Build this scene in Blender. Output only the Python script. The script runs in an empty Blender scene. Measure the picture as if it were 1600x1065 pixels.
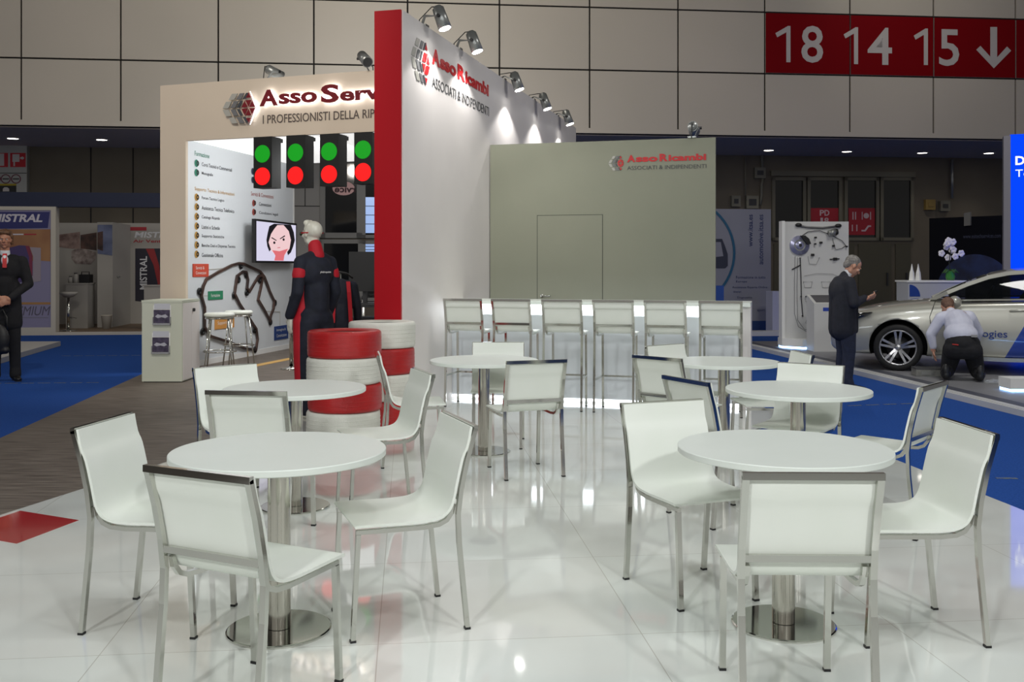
import bpy, math, random
from mathutils import Vector, Matrix
random.seed(7)
sc = bpy.context.scene
COL = sc.collection
PI = math.pi
R = math.radians

# ------------------------------------------------------------------ camera
F = 1535.0                      # focal length in pixels of the 1600x1065 frame
CX, HY, CAMH = 800.0, 416.0, 1.5
cam_d = bpy.data.cameras.new('camera')
cam = bpy.data.objects.new('camera', cam_d)
COL.objects.link(cam)
cam.location = (0, 0, CAMH)
cam.rotation_euler = (PI / 2, 0, 0)
cam_d.sensor_width = 36.0
cam_d.lens = 36.0 * F / 1600.0
cam_d.shift_y = (HY - 532.5) / 1600.0
cam_d.clip_end = 200
sc.camera = cam
sc.view_settings.view_transform = 'Standard'
sc.view_settings.look = 'None'
sc.view_settings.gamma = 1
sc.view_settings.use_curve_mapping = False
sc.view_settings.exposure = 0.0
sc.cycles.use_denoising = True
sc.cycles.max_bounces = 7
sc.cycles.sample_clamp_indirect = 6.0

# ------------------------------------------------------------------ ambient and truss lights
w = bpy.data.worlds.new('hall_ambient'); sc.world = w; w.use_nodes = True
bg = w.node_tree.nodes['Background']
bg.inputs[0].default_value = (1.0, 0.965, 0.92, 1); bg.inputs[1].default_value = 0.33

def aim(o, target):
    d = Vector(target) - o.location
    o.rotation_euler = d.to_track_quat('-Z', 'Y').to_euler()

def light(name, kind, loc, power, target=None, color=(1, 1, 1), size=0.3, size_y=None, angle=60, blend=0.5):
    l = bpy.data.lights.new(name, kind)
    o = bpy.data.objects.new(name, l); COL.objects.link(o)
    o.location = loc; l.energy = power; l.color = color
    if kind == 'AREA':
        l.size = size
        if size_y: l.shape = 'RECTANGLE'; l.size_y = size_y
    elif kind == 'SPOT':
        l.shadow_soft_size = size; l.spot_size = R(angle); l.spot_blend = blend
    else:
        l.shadow_soft_size = size
    if target is not None: aim(o, target)
    return o

WARMG = (0.98, 1.0, 1.0)
# added front fill from behind the camera, then stage lamps on the seating truss
light('truss_and_fill_spot', 'SPOT', (-2.6, -2.8, 4.4), 760, (-0.4, 4.6, 0.4), WARMG, 0.25, angle=80, blend=0.9)  # added front fill for the chair backs, left side
light('truss_and_fill_spot', 'SPOT', (3.2, -2.8, 4.4), 720, (1.2, 4.6, 0.4), WARMG, 0.25, angle=80, blend=0.9)  # added front fill for the chair backs, right side
light('truss_and_fill_spot', 'SPOT', (-3.2, 1.5, 6.5), 215, (-0.6, 5.6, 0), WARMG, 0.22, angle=95, blend=0.9)
light('truss_and_fill_spot', 'SPOT', (3.4, 1.2, 6.5), 215, (1.6, 5.6, 0), WARMG, 0.22, angle=95, blend=0.9)
light('truss_and_fill_spot', 'SPOT', (0.3, 4.4, 6.8), 215, (0.2, 8.2, 0), WARMG, 0.22, angle=100, blend=0.9)
light('truss_softbox', 'AREA', (0.2, 3.0, 6.6), 110, (0.0, 5.0, 0), (0.97, 1.0, 1.0), 4.5, 3.0)
# high-bay lamps of the hall, far above
light('hall_and_fill_lamp', 'AREA', (-2.0, 17.0, 11.0), 240, (-3.0, 25.0, 6.5), (1.0, 0.95, 0.82), 2.0)
light('hall_and_fill_lamp', 'AREA', (-13.0, 14.0, 11.0), 70, (-11, 24, 6), (1.0, 0.92, 0.85), 2.5)
light('hall_and_fill_lamp', 'AREA', (9.0, 16.0, 11.0), 30, (9.5, 25, 6), (1.0, 0.96, 0.85), 2.0)
light('hall_and_fill_lamp', 'AREA', (6.5, 10.0, 9.0), 300, (6.5, 13, 0), (1.0, 0.98, 0.94), 2.5)
light('hall_and_fill_lamp', 'AREA', (-9.0, 11.0, 9.0), 150, (-8, 15, 0), (1.0, 0.96, 0.9), 2.5)

light('truss_and_fill_spot', 'SPOT', (-3.6, 6.0, 6.6), 900, (-3.6, 12.9, 2.8), (1.0, 0.93, 0.84), 0.25, angle=64, blend=0.8)  # added fill spot, brightens the cream portal and its header
light('portal_fill', 'AREA', (-2.6, 14.6, 3.3), 75, (-4.4, 15.2, 1.6), (0.98, 1.0, 1.0), 1.2)  # added fill under the portal ceiling, brightens the information wall
light('hall_and_fill_lamp', 'AREA', (-2.5, 21.5, 4.6), 70, (-5.0, 29.5, 2.5), (0.95, 0.97, 1.0), 1.2)  # added fill, lifts the dark glazed facade behind the portal
light('hall_and_fill_lamp', 'SPOT', (10.2, 22.0, 10.6), 150, (10.8, 26.5, 8.6), (1.0, 0.96, 0.82), 0.3, angle=80, blend=1.0)
# ------------------------------------------------------------------ helpers
def lin(c):
    c /= 255.0
    return c / 12.92 if c <= 0.04045 else ((c + 0.055) / 1.055) ** 2.4
def rgb(r, g, b): return (lin(r), lin(g), lin(b), 1)

_M = {}
def mat(name, color, rough=0.5, metal=0.0, emit=None, es=1.0, spec=0.5, coat=0.0, alpha=1.0, trans=0.0):
    if name in _M: return _M[name]
    m = bpy.data.materials.new(name); m.use_nodes = True
    b = m.node_tree.nodes['Principled BSDF']
    b.inputs['Base Color'].default_value = color
    b.inputs['Roughness'].default_value = rough
    b.inputs['Metallic'].default_value = metal
    b.inputs['Specular IOR Level'].default_value = spec
    b.inputs['Coat Weight'].default_value = coat
    b.inputs['Coat Roughness'].default_value = 0.04
    b.inputs['Alpha'].default_value = alpha
    b.inputs['Transmission Weight'].default_value = trans
    if emit is not None:
        b.inputs['Emission Color'].default_value = emit
        b.inputs['Emission Strength'].default_value = es
    _M[name] = m
    return m

def nodes(m):
    nt = m.node_tree
    return nt, nt.nodes, nt.links, nt.nodes['Principled BSDF']

def noisy(m, c1, c2, scale=8.0, detail=4.0, stretch=(1, 1, 1), bump=0.0):
    """procedural two-tone noise on the base colour, optional bump"""
    nt, N, L, b = nodes(m)
    tc = N.new('ShaderNodeTexCoord'); mp = N.new('ShaderNodeMapping')
    mp.inputs['Scale'].default_value = stretch
    nz = N.new('ShaderNodeTexNoise'); nz.inputs['Scale'].default_value = scale; nz.inputs['Detail'].default_value = detail
    cr = N.new('ShaderNodeValToRGB')
    cr.color_ramp.elements[0].position = 0.3; cr.color_ramp.elements[0].color = c1
    cr.color_ramp.elements[1].position = 0.7; cr.color_ramp.elements[1].color = c2
    L.new(tc.outputs['Object'], mp.inputs[0]); L.new(mp.outputs[0], nz.inputs['Vector'])
    L.new(nz.outputs['Fac'], cr.inputs[0]); L.new(cr.outputs[0], b.inputs['Base Color'])
    if bump:
        bm = N.new('ShaderNodeBump'); bm.inputs['Strength'].default_value = bump; bm.inputs['Distance'].default_value = 0.01
        L.new(nz.outputs['Fac'], bm.inputs['Height']); L.new(bm.outputs[0], b.inputs['Normal'])
    return m

def pmat(o):
    """world matrix of an object from its own transform chain"""
    m = Matrix.LocRotScale(o.location, o.rotation_euler, o.scale)
    return (pmat(o.parent) @ m) if o.parent else m

def tag(o, label=None, cat=None, group=None, kind=None):
    if label: o['label'] = label
    if cat: o['category'] = cat
    if group: o['group'] = group
    if kind: o['kind'] = kind
    return o

def thing(name, label, cat, loc=(0, 0, 0), rz=0.0, group=None):
    o = bpy.data.objects.new(name, None); COL.objects.link(o)
    o.location = loc; o.rotation_euler = (0, 0, rz); o.empty_display_size = 0.1
    return tag(o, label, cat, group)

class MB:
    """mesh builder; local=True keeps the given coordinates relative to the parent, else they are world coordinates"""
    def __init__(s): s.v = []; s.f = []; s.mi = []; s.sm = []; s.cur = 0; s.smooth = False
    def _add(s, vs, fs, smooth=None):
        n = len(s.v); s.v += [Vector(v) for v in vs]
        for f in fs:
            s.f.append([i + n for i in f]); s.mi.append(s.cur); s.sm.append(s.smooth if smooth is None else smooth)
        return s
    def box(s, c, size, rz=0.0, rot=None):
        hx, hy, hz = size[0] / 2, size[1] / 2, size[2] / 2
        M = rot if rot is not None else Matrix.Rotation(rz, 3, 'Z')
        c = Vector(c)
        vs = [c + M @ Vector((x * hx, y * hy, z * hz)) for x in (-1, 1) for y in (-1, 1) for z in (-1, 1)]
        return s._add(vs, [(0, 1, 3, 2), (4, 6, 7, 5), (0, 4, 5, 1), (2, 3, 7, 6), (0, 2, 6, 4), (1, 5, 7, 3)], False)
    def bx(s, x0, x1, y0, y1, z0, z1):
        return s.box(((x0 + x1) / 2, (y0 + y1) / 2, (z0 + z1) / 2), (abs(x1 - x0), abs(y1 - y0), abs(z1 - z0)))
    def sweep(s, pts, r, n=8, closed=False, side=None, wd=None, smooth=True):
        """round tube (r) or rectangular bar (wd=(w,d), side = direction of w) along pts"""
        pts = [Vector(p) for p in pts]; m = len(pts); rings = []
        rr = r if isinstance(r, (list, tuple)) else [r] * m
        prev = None
        for i, p in enumerate(pts):
            a = pts[(i - 1) % m] if (closed or i > 0) else None
            b = pts[(i + 1) % m] if (closed or i < m - 1) else None
            t1 = (p - a).normalized() if a is not None else None
            t2 = (b - p).normalized() if b is not None else None
            t = (t1 + t2) if (t1 is not None and t2 is not None) else (t1 if t1 is not None else t2)
            if t.length < 1e-6: t = t1
            t.normalize()
            k = 1.0
            if t1 is not None and t2 is not None: k = 1.0 / max(0.4, t.dot(t1))
            if side is not None: u = Vector(side)
            elif prev is not None: u = prev
            else: u = Vector((0, 0, 1)) if abs(t.z) < 0.9 else Vector((1, 0, 0))
            u = (u - t * u.dot(t)).normalized(); prev = u
            v = t.cross(u)
            if wd:
                ww, dd = wd[0] / 2, wd[1] / 2 * (k if side is not None else 1)
                rings.append([p + u * (x * ww) + v * (y * dd) for x, y in ((1, 1), (-1, 1), (-1, -1), (1, -1))])
            else:
                rings.append([p + (u * math.cos(2 * PI * j / n) + v * math.sin(2 * PI * j / n)) * rr[i] for j in range(n)])
        if wd: n = 4; smooth = False
        vs = [q for rg in rings for q in rg]; fs = []
        for i in range(m if closed else m - 1):
            for j in range(n):
                a = i * n + j; b = i * n + (j + 1) % n; c = ((i + 1) % m) * n + (j + 1) % n; d = ((i + 1) % m) * n + j
                fs.append((a, d, c, b))
        s._add(vs, fs, smooth)
        if not closed:
            k = len(s.v) - len(vs)
            s.f.append([k + j for j in range(n)]); s.f.append([k + (m - 1) * n + j for j in reversed(range(n))])
            s.mi += [s.cur] * 2; s.sm += [False] * 2
        return s
    def cyl(s, p0, p1, r0, r1=None, n=24, smooth=True):
        r1 = r0 if r1 is None else r1
        return s.sweep([p0, p1], [r0, r1], n, smooth=smooth)
    def lathe(s, prof, c=(0, 0, 0), n=32, axis='Z', smooth=True, M=None):
        c = Vector(c); vs = []
        for r, z in prof:
            for j in range(n):
                a = 2 * PI * j / n
                q = Vector((r * math.cos(a), r * math.sin(a), z))
                if axis == 'Y': q = Vector((q.x, q.z, q.y))
                if axis == 'X': q = Vector((q.z, q.x, q.y))
                if M is not None: q = M @ q
                vs.append(c + q)
        fs = []
        for i in range(len(prof) - 1):
            for j in range(n):
                a = i * n + j; b = i * n + (j + 1) % n
                fs.append((a, b, b + n, a + n))
        s._add(vs, fs, smooth)
        k = len(s.v) - len(vs)
        if prof[0][0] > 1e-6:
            pass
        return s
    def prism(s, poly, a, b, axis='Z', M=None, o=(0, 0, 0)):
        """extrude a 2D polygon between a and b along axis"""
        n = len(poly); vs = []
        for h in (a, b):
            for x, y in poly:
                q = Vector((x, y, h)) if axis == 'Z' else (Vector((x, h, y)) if axis == 'Y' else Vector((h, x, y)))
                if M is not None: q = M @ q
                vs.append(q + Vector(o))
        fs = [list(range(n))[::-1], [i + n for i in range(n)]] + [(i, (i + 1) % n, (i + 1) % n + n, i + n) for i in range(n)]
        return s._add(vs, fs, False)
    def ell(s, c, rad, n=16, m=10, rot=None):
        c = Vector(c); vs = []; fs = []
        for i in range(m + 1):
            th = PI * i / m
            for j in range(n):
                ph = 2 * PI * j / n
                q = Vector((rad[0] * math.sin(th) * math.cos(ph), rad[1] * math.sin(th) * math.sin(ph), rad[2] * math.cos(th)))
                vs.append(c + (rot @ q if rot is not None else q))
        for i in range(m):
            for j in range(n):
                a = i * n + j; b = i * n + (j + 1) % n
                fs.append((a, a + n, b + n, b))
        return s._add(vs, fs, True)
    def cap(s, p0, r0, p1, r1, n=14):
        """tapered capsule"""
        p0 = Vector(p0); p1 = Vector(p1); d = p1 - p0
        if d.length < 1e-6: return s.ell(p0, (r0,) * 3)
        t = d.normalized(); pts = []; rs = []
        for k in range(5):
            a = PI / 2 * (1 - k / 4.0)
            pts.append(p0 - t * (r0 * math.sin(a))); rs.append(max(0.0004, r0 * math.cos(a)))
        for k in range(5):
            a = PI / 2 * (k / 4.0)
            pts.append(p1 + t * (r1 * math.sin(a))); rs.append(max(0.0004, r1 * math.cos(a)))
        return s.sweep(pts, rs, n)
    def build(s, name, m, parent=None, local=False):
        me = bpy.data.meshes.new(name)
        vs = s.v
        if parent is not None and not local:
            inv = pmat(parent).inverted(); vs = [inv @ v for v in vs]
        me.from_pydata([tuple(v) for v in vs], [], s.f)
        ms = m if isinstance(m, (list, tuple)) else [m]
        for x in ms: me.materials.append(x)
        me.polygons.foreach_set('material_index', s.mi)
        me.polygons.foreach_set('use_smooth', s.sm)
        me.update()
        o = bpy.data.objects.new(name, me); COL.objects.link(o)
        if parent is not None: o.parent = parent
        return o

def normals(o):
    import bmesh
    bm = bmesh.new(); bm.from_mesh(o.data); bmesh.ops.recalc_face_normals(bm, faces=bm.faces); bm.to_mesh(o.data); bm.free()
    return o

def bevel(o, w=0.004, seg=2):
    m = o.modifiers.new('bevel', 'BEVEL'); m.width = w; m.segments = seg; m.limit_method = 'ANGLE'; m.angle_limit = R(40)
    return o

def applied(o):
    """replace the mesh by its evaluated (modified) mesh"""
    bpy.context.view_layer.update()
    dg = bpy.context.evaluated_depsgraph_get()
    me = bpy.data.meshes.new_from_object(o.evaluated_get(dg))
    o.modifiers.clear(); o.data = me
    return o

def struct(o): o['kind'] = 'structure'; return o

def copy_tree(o, parent=None):
    c = o.copy(); COL.objects.link(c)
    if parent is not None: c.parent = parent
    for ch in o.children: copy_tree(ch, c)
    return c

def fl(px, py, z=0.0):
    Y = F * (CAMH - z) / (py - HY)
    return Vector(((px - CX) / F * Y, Y, z))
def at(px, py, Y):
    return Vector(((px - CX) / F * Y, Y, CAMH - (py - HY) / F * Y))

class Plane:
    """vertical plane through p0 with horizontal direction d (left to right in view)"""
    def __init__(s, p0, p1):
        s.p = Vector((p0[0], p0[1], 0)); s.d = (Vector((p1[0], p1[1], 0)) - s.p).normalized()
        s.n = s.d.cross(Vector((0, 0, 1)))
        s.rz = math.atan2(s.d.y, s.d.x)
        s.M = Matrix((s.d, Vector((0, 0, 1)), s.n)).transposed()   # local x, y(up), z(to viewer)
    def uz(s, px, py):
        t = (px - CX) / F
        # p.x + u d.x = t (p.y + u d.y)
        u = (t * s.p.y - s.p.x) / (s.d.x - t * s.d.y)
        Y = s.p.y + u * s.d.y
        return u, CAMH - (py - HY) / F * Y
    def w(s, u, z, off=0.0):
        return s.p + s.d * u + s.n * off + Vector((0, 0, z))
    def hit(s, px, py, off=0.0):
        return s.w(*s.uz(px, py), off)
    def poly(s, mb, pts, o0=0.002, o1=0.006):
        """prism on the plane from (u,z) points"""
        n = len(pts); vs = [s.w(u, z, o0) for u, z in pts] + [s.w(u, z, o1) for u, z in pts]
        fs = [list(range(n))[::-1], [i + n for i in range(n)]] + [(i, (i + 1) % n, (i + 1) % n + n, i + n) for i in range(n)]
        mb._add(vs, fs, False); return mb
    def pxpoly(s, mb, pts, o0=0.002, o1=0.006):
        return s.poly(mb, [s.uz(*p) for p in pts], o0, o1)
    def box(s, mb, u0, u1, z0, z1, o0, o1):
        return s.poly(mb, [(u0, z0), (u1, z0), (u1, z1), (u0, z1)], o0, o1)

_tc = {}
def text_mesh(txt, bold=0.0, depth=0.0):
    k = (txt, bold, depth)
    if k in _tc: return _tc[k]
    cu = bpy.data.curves.new('lettering', 'FONT'); cu.body = txt; cu.size = 1.0; cu.offset = bold; cu.extrude = depth
    cu.resolution_u = 3
    o = bpy.data.objects.new('lettering', cu); COL.objects.link(o)
    bpy.context.view_layer.update()
    dg = bpy.context.evaluated_depsgraph_get()
    me = bpy.data.meshes.new_from_object(o.evaluated_get(dg))
    vs = [v.co.copy() for v in me.vertices]; fs = [list(p.vertices) for p in me.polygons]
    bpy.data.objects.remove(o); bpy.data.meshes.remove(me)
    _tc[k] = (vs, fs); return _tc[k]

def put_text(mb, txt, plane, u0, u1, z0, z1, off=0.004, bold=0.0, depth=0.0, shear=0.0, vertical=False, mirror=False):
    """fit lettering into the rectangle u0..u1, z0..z1 of a plane, adding it to mesh builder mb"""
    vs, fs = text_mesh(txt, bold, 0.01 if depth else 0.0)
    x0 = min(v.x for v in vs); x1 = max(v.x for v in vs); y0 = min(v.y for v in vs); y1 = max(v.y for v in vs)
    out = []
    for v in vs:
        a = (v.x - x0) / (x1 - x0); b = (v.y - y0) / (y1 - y0)
        if mirror: a = 1 - a
        d = off + (depth if v.z > 0 else 0)
        if vertical: u = u0 + (1 - b) * (u1 - u0); z = z0 + a * (z1 - z0)
        else: u = u0 + a * (u1 - u0) + shear * b * (z1 - z0); z = z0 + b * (z1 - z0)
        out.append(plane.w(u, z, d))
    mb._add(out, fs, False)
    return mb
def px_text(mb, txt, plane, x0, y0, x1, y1, **k):
    """text between pixel (x0,y0 = top left) and (x1,y1 = bottom right)"""
    ua, za = plane.uz(x0, y0); ub, zb = plane.uz(x1, y1)
    u0, z1 = ua, za
    u1 = ub; z0 = zb
    return put_text(mb, txt, plane, u0, u1, z0, z1, **k)

# ------------------------------------------------------------------ materials
CHROME = mat('polished_chrome', (0.60, 0.60, 0.56, 1), 0.10, 1.0)
STEEL = mat('polished_steel', (0.58, 0.56, 0.50, 1), 0.15, 1.0)
LEATHER = mat('white_leather', rgb(226, 230, 222), 0.42, 0, spec=0.4)
noisy(LEATHER, rgb(224, 229, 219), rgb(231, 234, 227), 3.0, 2.0)
TABLE_W = mat('white_laminate', rgb(222, 228, 221), 0.38, 0, spec=0.4)
noisy(TABLE_W, rgb(220, 226, 219), rgb(225, 230, 224), 2.0, 2.0)
BLACK = mat('black_plastic', rgb(18, 18, 20), 0.45)
DARK = mat('dark_grey_metal', rgb(50, 50, 52), 0.4, 0.3)
WHITE_WALL = mat('white_painted_board', rgb(222, 222, 218), 0.55, spec=0.3)
noisy(WHITE_WALL, rgb(219, 214, 211), rgb(224, 219, 216), 1.5, 2.0)
CREAM_WALL = mat('cream_painted_board', rgb(214, 199, 180), 0.6, spec=0.3)
noisy(CREAM_WALL, rgb(212, 197, 178), rgb(216, 201, 182), 1.5, 2.0)
GREY_WALL = mat('grey_green_painted_board', rgb(138, 140, 122), 0.6, spec=0.3)
noisy(GREY_WALL, rgb(136, 138, 121), rgb(141, 142, 125), 1.2, 2.0)
RED_WALL = mat('red_painted_board', rgb(176, 4, 22), 0.45, spec=0.3)
WHITE = mat('white_paint', rgb(228, 228, 226), 0.5)
RED_INK = mat('red_lettering', rgb(190, 22, 28), 0.5)
DRED_INK = mat('dark_red_lettering', rgb(120, 14, 28), 0.4)
GREY_INK = mat('grey_lettering', rgb(70, 70, 72), 0.6)

# ------------------------------------------------------------------ floor
TILE_ROT = R(6.0)
def floor_tile_mat():
    m = mat('glossy_white_floor_tiles', rgb(222, 226, 218), 0.05, 0, spec=0.6, coat=0.35)
    nt, N, L, b = nodes(m)
    tc = N.new('ShaderNodeTexCoord'); mp = N.new('ShaderNodeMapping'); mp.inputs['Rotation'].default_value[2] = -TILE_ROT
    mp.inputs['Location'].default_value = (0.12, 0.33, 0)
    br = N.new('ShaderNodeTexBrick'); br.offset = 0.0; br.inputs['Scale'].default_value = 1.0
    br.inputs['Brick Width'].default_value = 1.06; br.inputs['Row Height'].default_value = 1.06
    br.inputs['Mortar Size'].default_value = 0.0022; br.inputs['Mortar Smooth'].default_value = 0.3
    br.inputs['Color1'].default_value = rgb(231, 236, 231); br.inputs['Color2'].default_value = rgb(230, 233, 228)
    br.inputs['Mortar'].default_value = rgb(196, 196, 188)
    nz = N.new('ShaderNodeTexNoise'); nz.inputs['Scale'].default_value = 1.3; nz.inputs['Detail'].default_value = 3
    mx = N.new('ShaderNodeMixRGB'); mx.blend_type = 'MULTIPLY'
    cr = N.new('ShaderNodeValToRGB'); cr.color_ramp.elements[0].color = (0.955, 0.935, 0.925, 1); cr.color_ramp.elements[1].color = (1, 1, 1, 1)
    cr.color_ramp.elements[0].position = 0.35; cr.color_ramp.elements[1].position = 0.6
    mx.inputs[0].default_value = 1.0
    L.new(tc.outputs['Object'], mp.inputs[0]); L.new(mp.outputs[0], br.inputs['Vector'])
    L.new(tc.outputs['Object'], nz.inputs['Vector']); L.new(nz.outputs['Fac'], cr.inputs[0])
    L.new(br.outputs['Color'], mx.inputs[1]); L.new(cr.outputs[0], mx.inputs[2]); L.new(mx.outputs[0], b.inputs['Base Color'])
    return m
FLOOR_W = floor_tile_mat()
CARPET = mat('blue_carpet', rgb(36, 74, 146), 0.95, spec=0.1)
noisy(CARPET, rgb(32, 68, 136), rgb(40, 80, 156), 60.0, 3.0, bump=0.3)
LAMIN = mat('grey_wood_laminate', rgb(100, 92, 84), 0.5, spec=0.3)
noisy(LAMIN, rgb(80, 72, 66), rgb(134, 124, 114), 9.0, 8.0, stretch=(0.35, 4.0, 1))

E2 = Vector((0.262, 0.965, 0)); E1 = Vector((0.965, -0.262, 0))    # booth axes
L0 = Vector((-3.07, 5.89, 0)); LD = Vector((0.272, 1.0, 0))        # white floor, left edge
R0 = Vector((2.95, 7.69, 0)); RD = Vector((-0.105, 1.0, 0))        # white floor, right edge
G0 = Vector((-4.46, 8.56, 0)); GD = Vector((-0.134, 1.0, 0))       # laminate, left edge
def online(p, d, y): return (p.x + d.x / d.y * (y - p.y), y)
o = MB().bx(-40, 40, -12, 46, -0.12, 0.0).build('floor', CARPET); struct(o)
pts = [online(L0, LD, -4), online(R0, RD, -4), online(R0, RD, 11.2), online(L0, LD, 11.5)]
o = MB().prism(pts, 0.0005, 0.010).build('floor', FLOOR_W); struct(o)
pts = [online(G0, GD, 3.4), online(L0, LD, 3.4), online(L0, LD, 11.5), (1.2, 11.3), (1.5, 21.5), online(G0, GD, 21.5)]
o = MB().prism(pts, 0.0005, 0.006).build('floor', LAMIN); struct(o)
o = MB().bx(-30, 30, -12, -4.0, 0.0005, 0.006).build('floor', LAMIN); struct(o)  # unseen laminate behind the camera, added so chrome rails reflect grey
pts = [(-9, -12), (-9, 3.4), online(L0, LD, 3.4), online(L0, LD, -4.0), (-5.8, -12)]
o = MB().prism(pts, 0.0005, 0.005).build('floor', LAMIN); struct(o)  # unseen laminate at the left, added to keep carpet blue out of chrome rails
# red tile set in the white floor
RT = MB()
a = Vector(fl(31.5, 797.8)); 
RT.prism([tuple(fl(31.5, 797.8, 0.01)[:2]), tuple(fl(123, 812.5, 0.01)[:2]), tuple(fl(26, 849, 0.01)[:2]), tuple(fl(-70, 832, 0.01)[:2])], 0.0102, 0.0115)
o = RT.build('floor_tile', mat('glossy_red_tile', rgb(176, 30, 34), 0.08, coat=0.3))
tag(o, 'glossy red square tile inlaid at the corner of the white floor by the grey laminate', 'floor tile')
# dashed tape seams across the blue carpet
TAPE = noisy(mat('worn_tape', rgb(70, 92, 110), 0.8), rgb(30, 66, 140), rgb(112, 120, 104), 40.0, 2.0)
def tape(x0, y0, x1, y1, lab):
    a = fl(x0, y0); b = fl(x1, y1)
    mb = MB(); n = int((b - a).length / 0.22) + 1; d = (b - a) / n
    for i in range(n):
        mb.sweep([a + d * (i + 0.1) + Vector((0, 0, 0.002)), a + d * (i + 0.85) + Vector((0, 0, 0.002))], 0, wd=(0.035, 0.003), side=(0, 1, 0))
    tag(mb.build('carpet_tape', TAPE), lab, 'tape', 'broken tape seams on the blue carpet')
tape(-20, 599, 158, 597.5, 'worn broken tape seam on blue carpet nearest the grey laminate at left')
tape(95, 556, 222, 555, 'faint tape seam on blue carpet left of the white literature cabinet')
tape(1322, 634, 1432, 630, 'short worn tape seam on blue carpet beside the silver car platform')
tape(1552, 747, 1640, 748, 'yellowish tape seam on blue carpet at the right edge of the frame')

# ------------------------------------------------------------------ hall walls
HA = R(6.0)
HD = Vector((math.cos(HA), math.sin(HA), 0)); HN = Vector((math.sin(HA), -math.cos(HA), 0))  # HN points to the viewer
HW = Plane((0, 25.5), (HD.x, 25.5 + HD.y))
BK = 4.4
HB = Plane(tuple((Vector((0, 25.5, 0)) - HN * BK)[:2]), tuple((Vector((0, 25.5, 0)) - HN * BK + HD)[:2]))
PANEL = mat('beige_cladding_panel', rgb(206, 198, 186), 0.5, spec=0.3)
noisy(PANEL, rgb(203, 195, 183), rgb(209, 200, 188), 0.4, 2.0)
GAP = mat('panel_gap_black', rgb(24, 20, 18), 0.8)
z0 = HW.uz(800, 206)[1]; z1 = HW.uz(800, 106.6)[1]; dz = z1 - z0
z2 = HW.uz(1195, 19)[1]
uL = HW.uz(33, 100)[0]; uR = HW.uz(1195, 100)[0]; du = (uR - uL) / 8
mb = MB(); HW.box(mb, uL - 4 * du, uR + 8 * du, z0, 12.5, -0.30, -0.05)
mb.cur = 1
rows = [(z0, z1), (z1, z2)] + [(z2, z2 + 0.95)]
for i in range(-4, 16):
    for k, (a, b) in enumerate(rows):
        g = 0.022
        lo = a + (0 if k == 0 else g)
        HW.box(mb, uL + i * du + g, uL + (i + 1) * du - g, lo + (0.13 if k == 0 else 0), b - g, -0.05, 0.0)
HW.box(mb, uL - 4 * du, uR + 8 * du, z0, z0 + 0.13, -0.05, 0.0)
o = mb.build('wall_back_upper', [GAP, PANEL]); struct(o)
# soffit and lower wall
SOFF = mat('soffit_panel', rgb(214, 200, 188), 0.7, spec=0.2)
mb = MB()
a = HW.w(uL - 4 * du, 0, -0.3); b = HW.w(uR + 8 * du, 0, -0.3); c = HB.w(HB.uz(1195, 100)[0] + 9 * du, 0); d = HB.w(HB.uz(33, 100)[0] - 5 * du, 0)
mb.prism([tuple(a[:2]), tuple(b[:2]), tuple(c[:2]), tuple(d[:2])], z0 - 0.02, z0 + 0.2)
o = mb.build('ceiling', SOFF); struct(o)
LOWW = mat('dark_concrete_wall', rgb(104, 96, 84), 0.8, spec=0.2)
noisy(LOWW, rgb(97, 90, 79), rgb(110, 103, 91), 0.5, 3.0)
mb = MB(); HB.box(mb, -26, 30, 0, z0, -0.25, 0.0)
for px in (142, 208):
    u, _ = HB.uz(px, 300); mb.cur = 1; HB.box(mb, u - 0.02, u + 0.02, 0, z0, 0, 0.004)
o = mb.build('wall_back', [LOWW, GAP]); struct(o)
o = MB().bx(-40, 40, -12, 46, 13.0, 13.2).build('ceiling', mat('hall_ceiling', rgb(52, 50, 48), 0.8)); struct(o)
# fixed downlights in the soffit
LAMP = mat('lamp_disc', (1, 1, 1, 1), 0.5, emit=(1.0, 0.93, 0.82, 1), es=9.0)
dl = None
zs = z0 - 0.02
for px, py, lab in ((20, 216, 'round recessed downlight in dark soffit above the fire equipment signs'), (159, 218, 'round recessed downlight in soffit left of the cream portal'),
                    (1201, 234.5, 'round downlight in soffit just right of the grey wall'), (1323, 236.5, 'round downlight above the dark windows, second from grey wall'),
                    (1441, 238.5, 'round downlight in soffit above the red arrow column'), (1545, 239, 'round downlight in soffit nearest the blue lit wall')):
    p = Vector(((px - CX) / F * (F * (CAMH - zs) / (py - HY)), F * (CAMH - zs) / (py - HY), zs))
    t = thing('ceiling_downlight', lab, 'ceiling light', p, 0, 'recessed downlights in the soffit')
    MB().lathe([(0.14, 0), (0.19, -0.004), (0.20, -0.012), (0.14, -0.014), (0.135, 0.0)]).build('trim_ring', WHITE, t, True)
    MB().lathe([(0.0001, -0.010), (0.14, -0.010)]).build('lamp', LAMP, t, True)
    light('downlight', 'SPOT', p + Vector((0, 0, -0.05)), 30 if px > 500 else 45, p + Vector((0, 0, -3)), (1, 0.93, 0.82), 0.1, angle=100)

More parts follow.
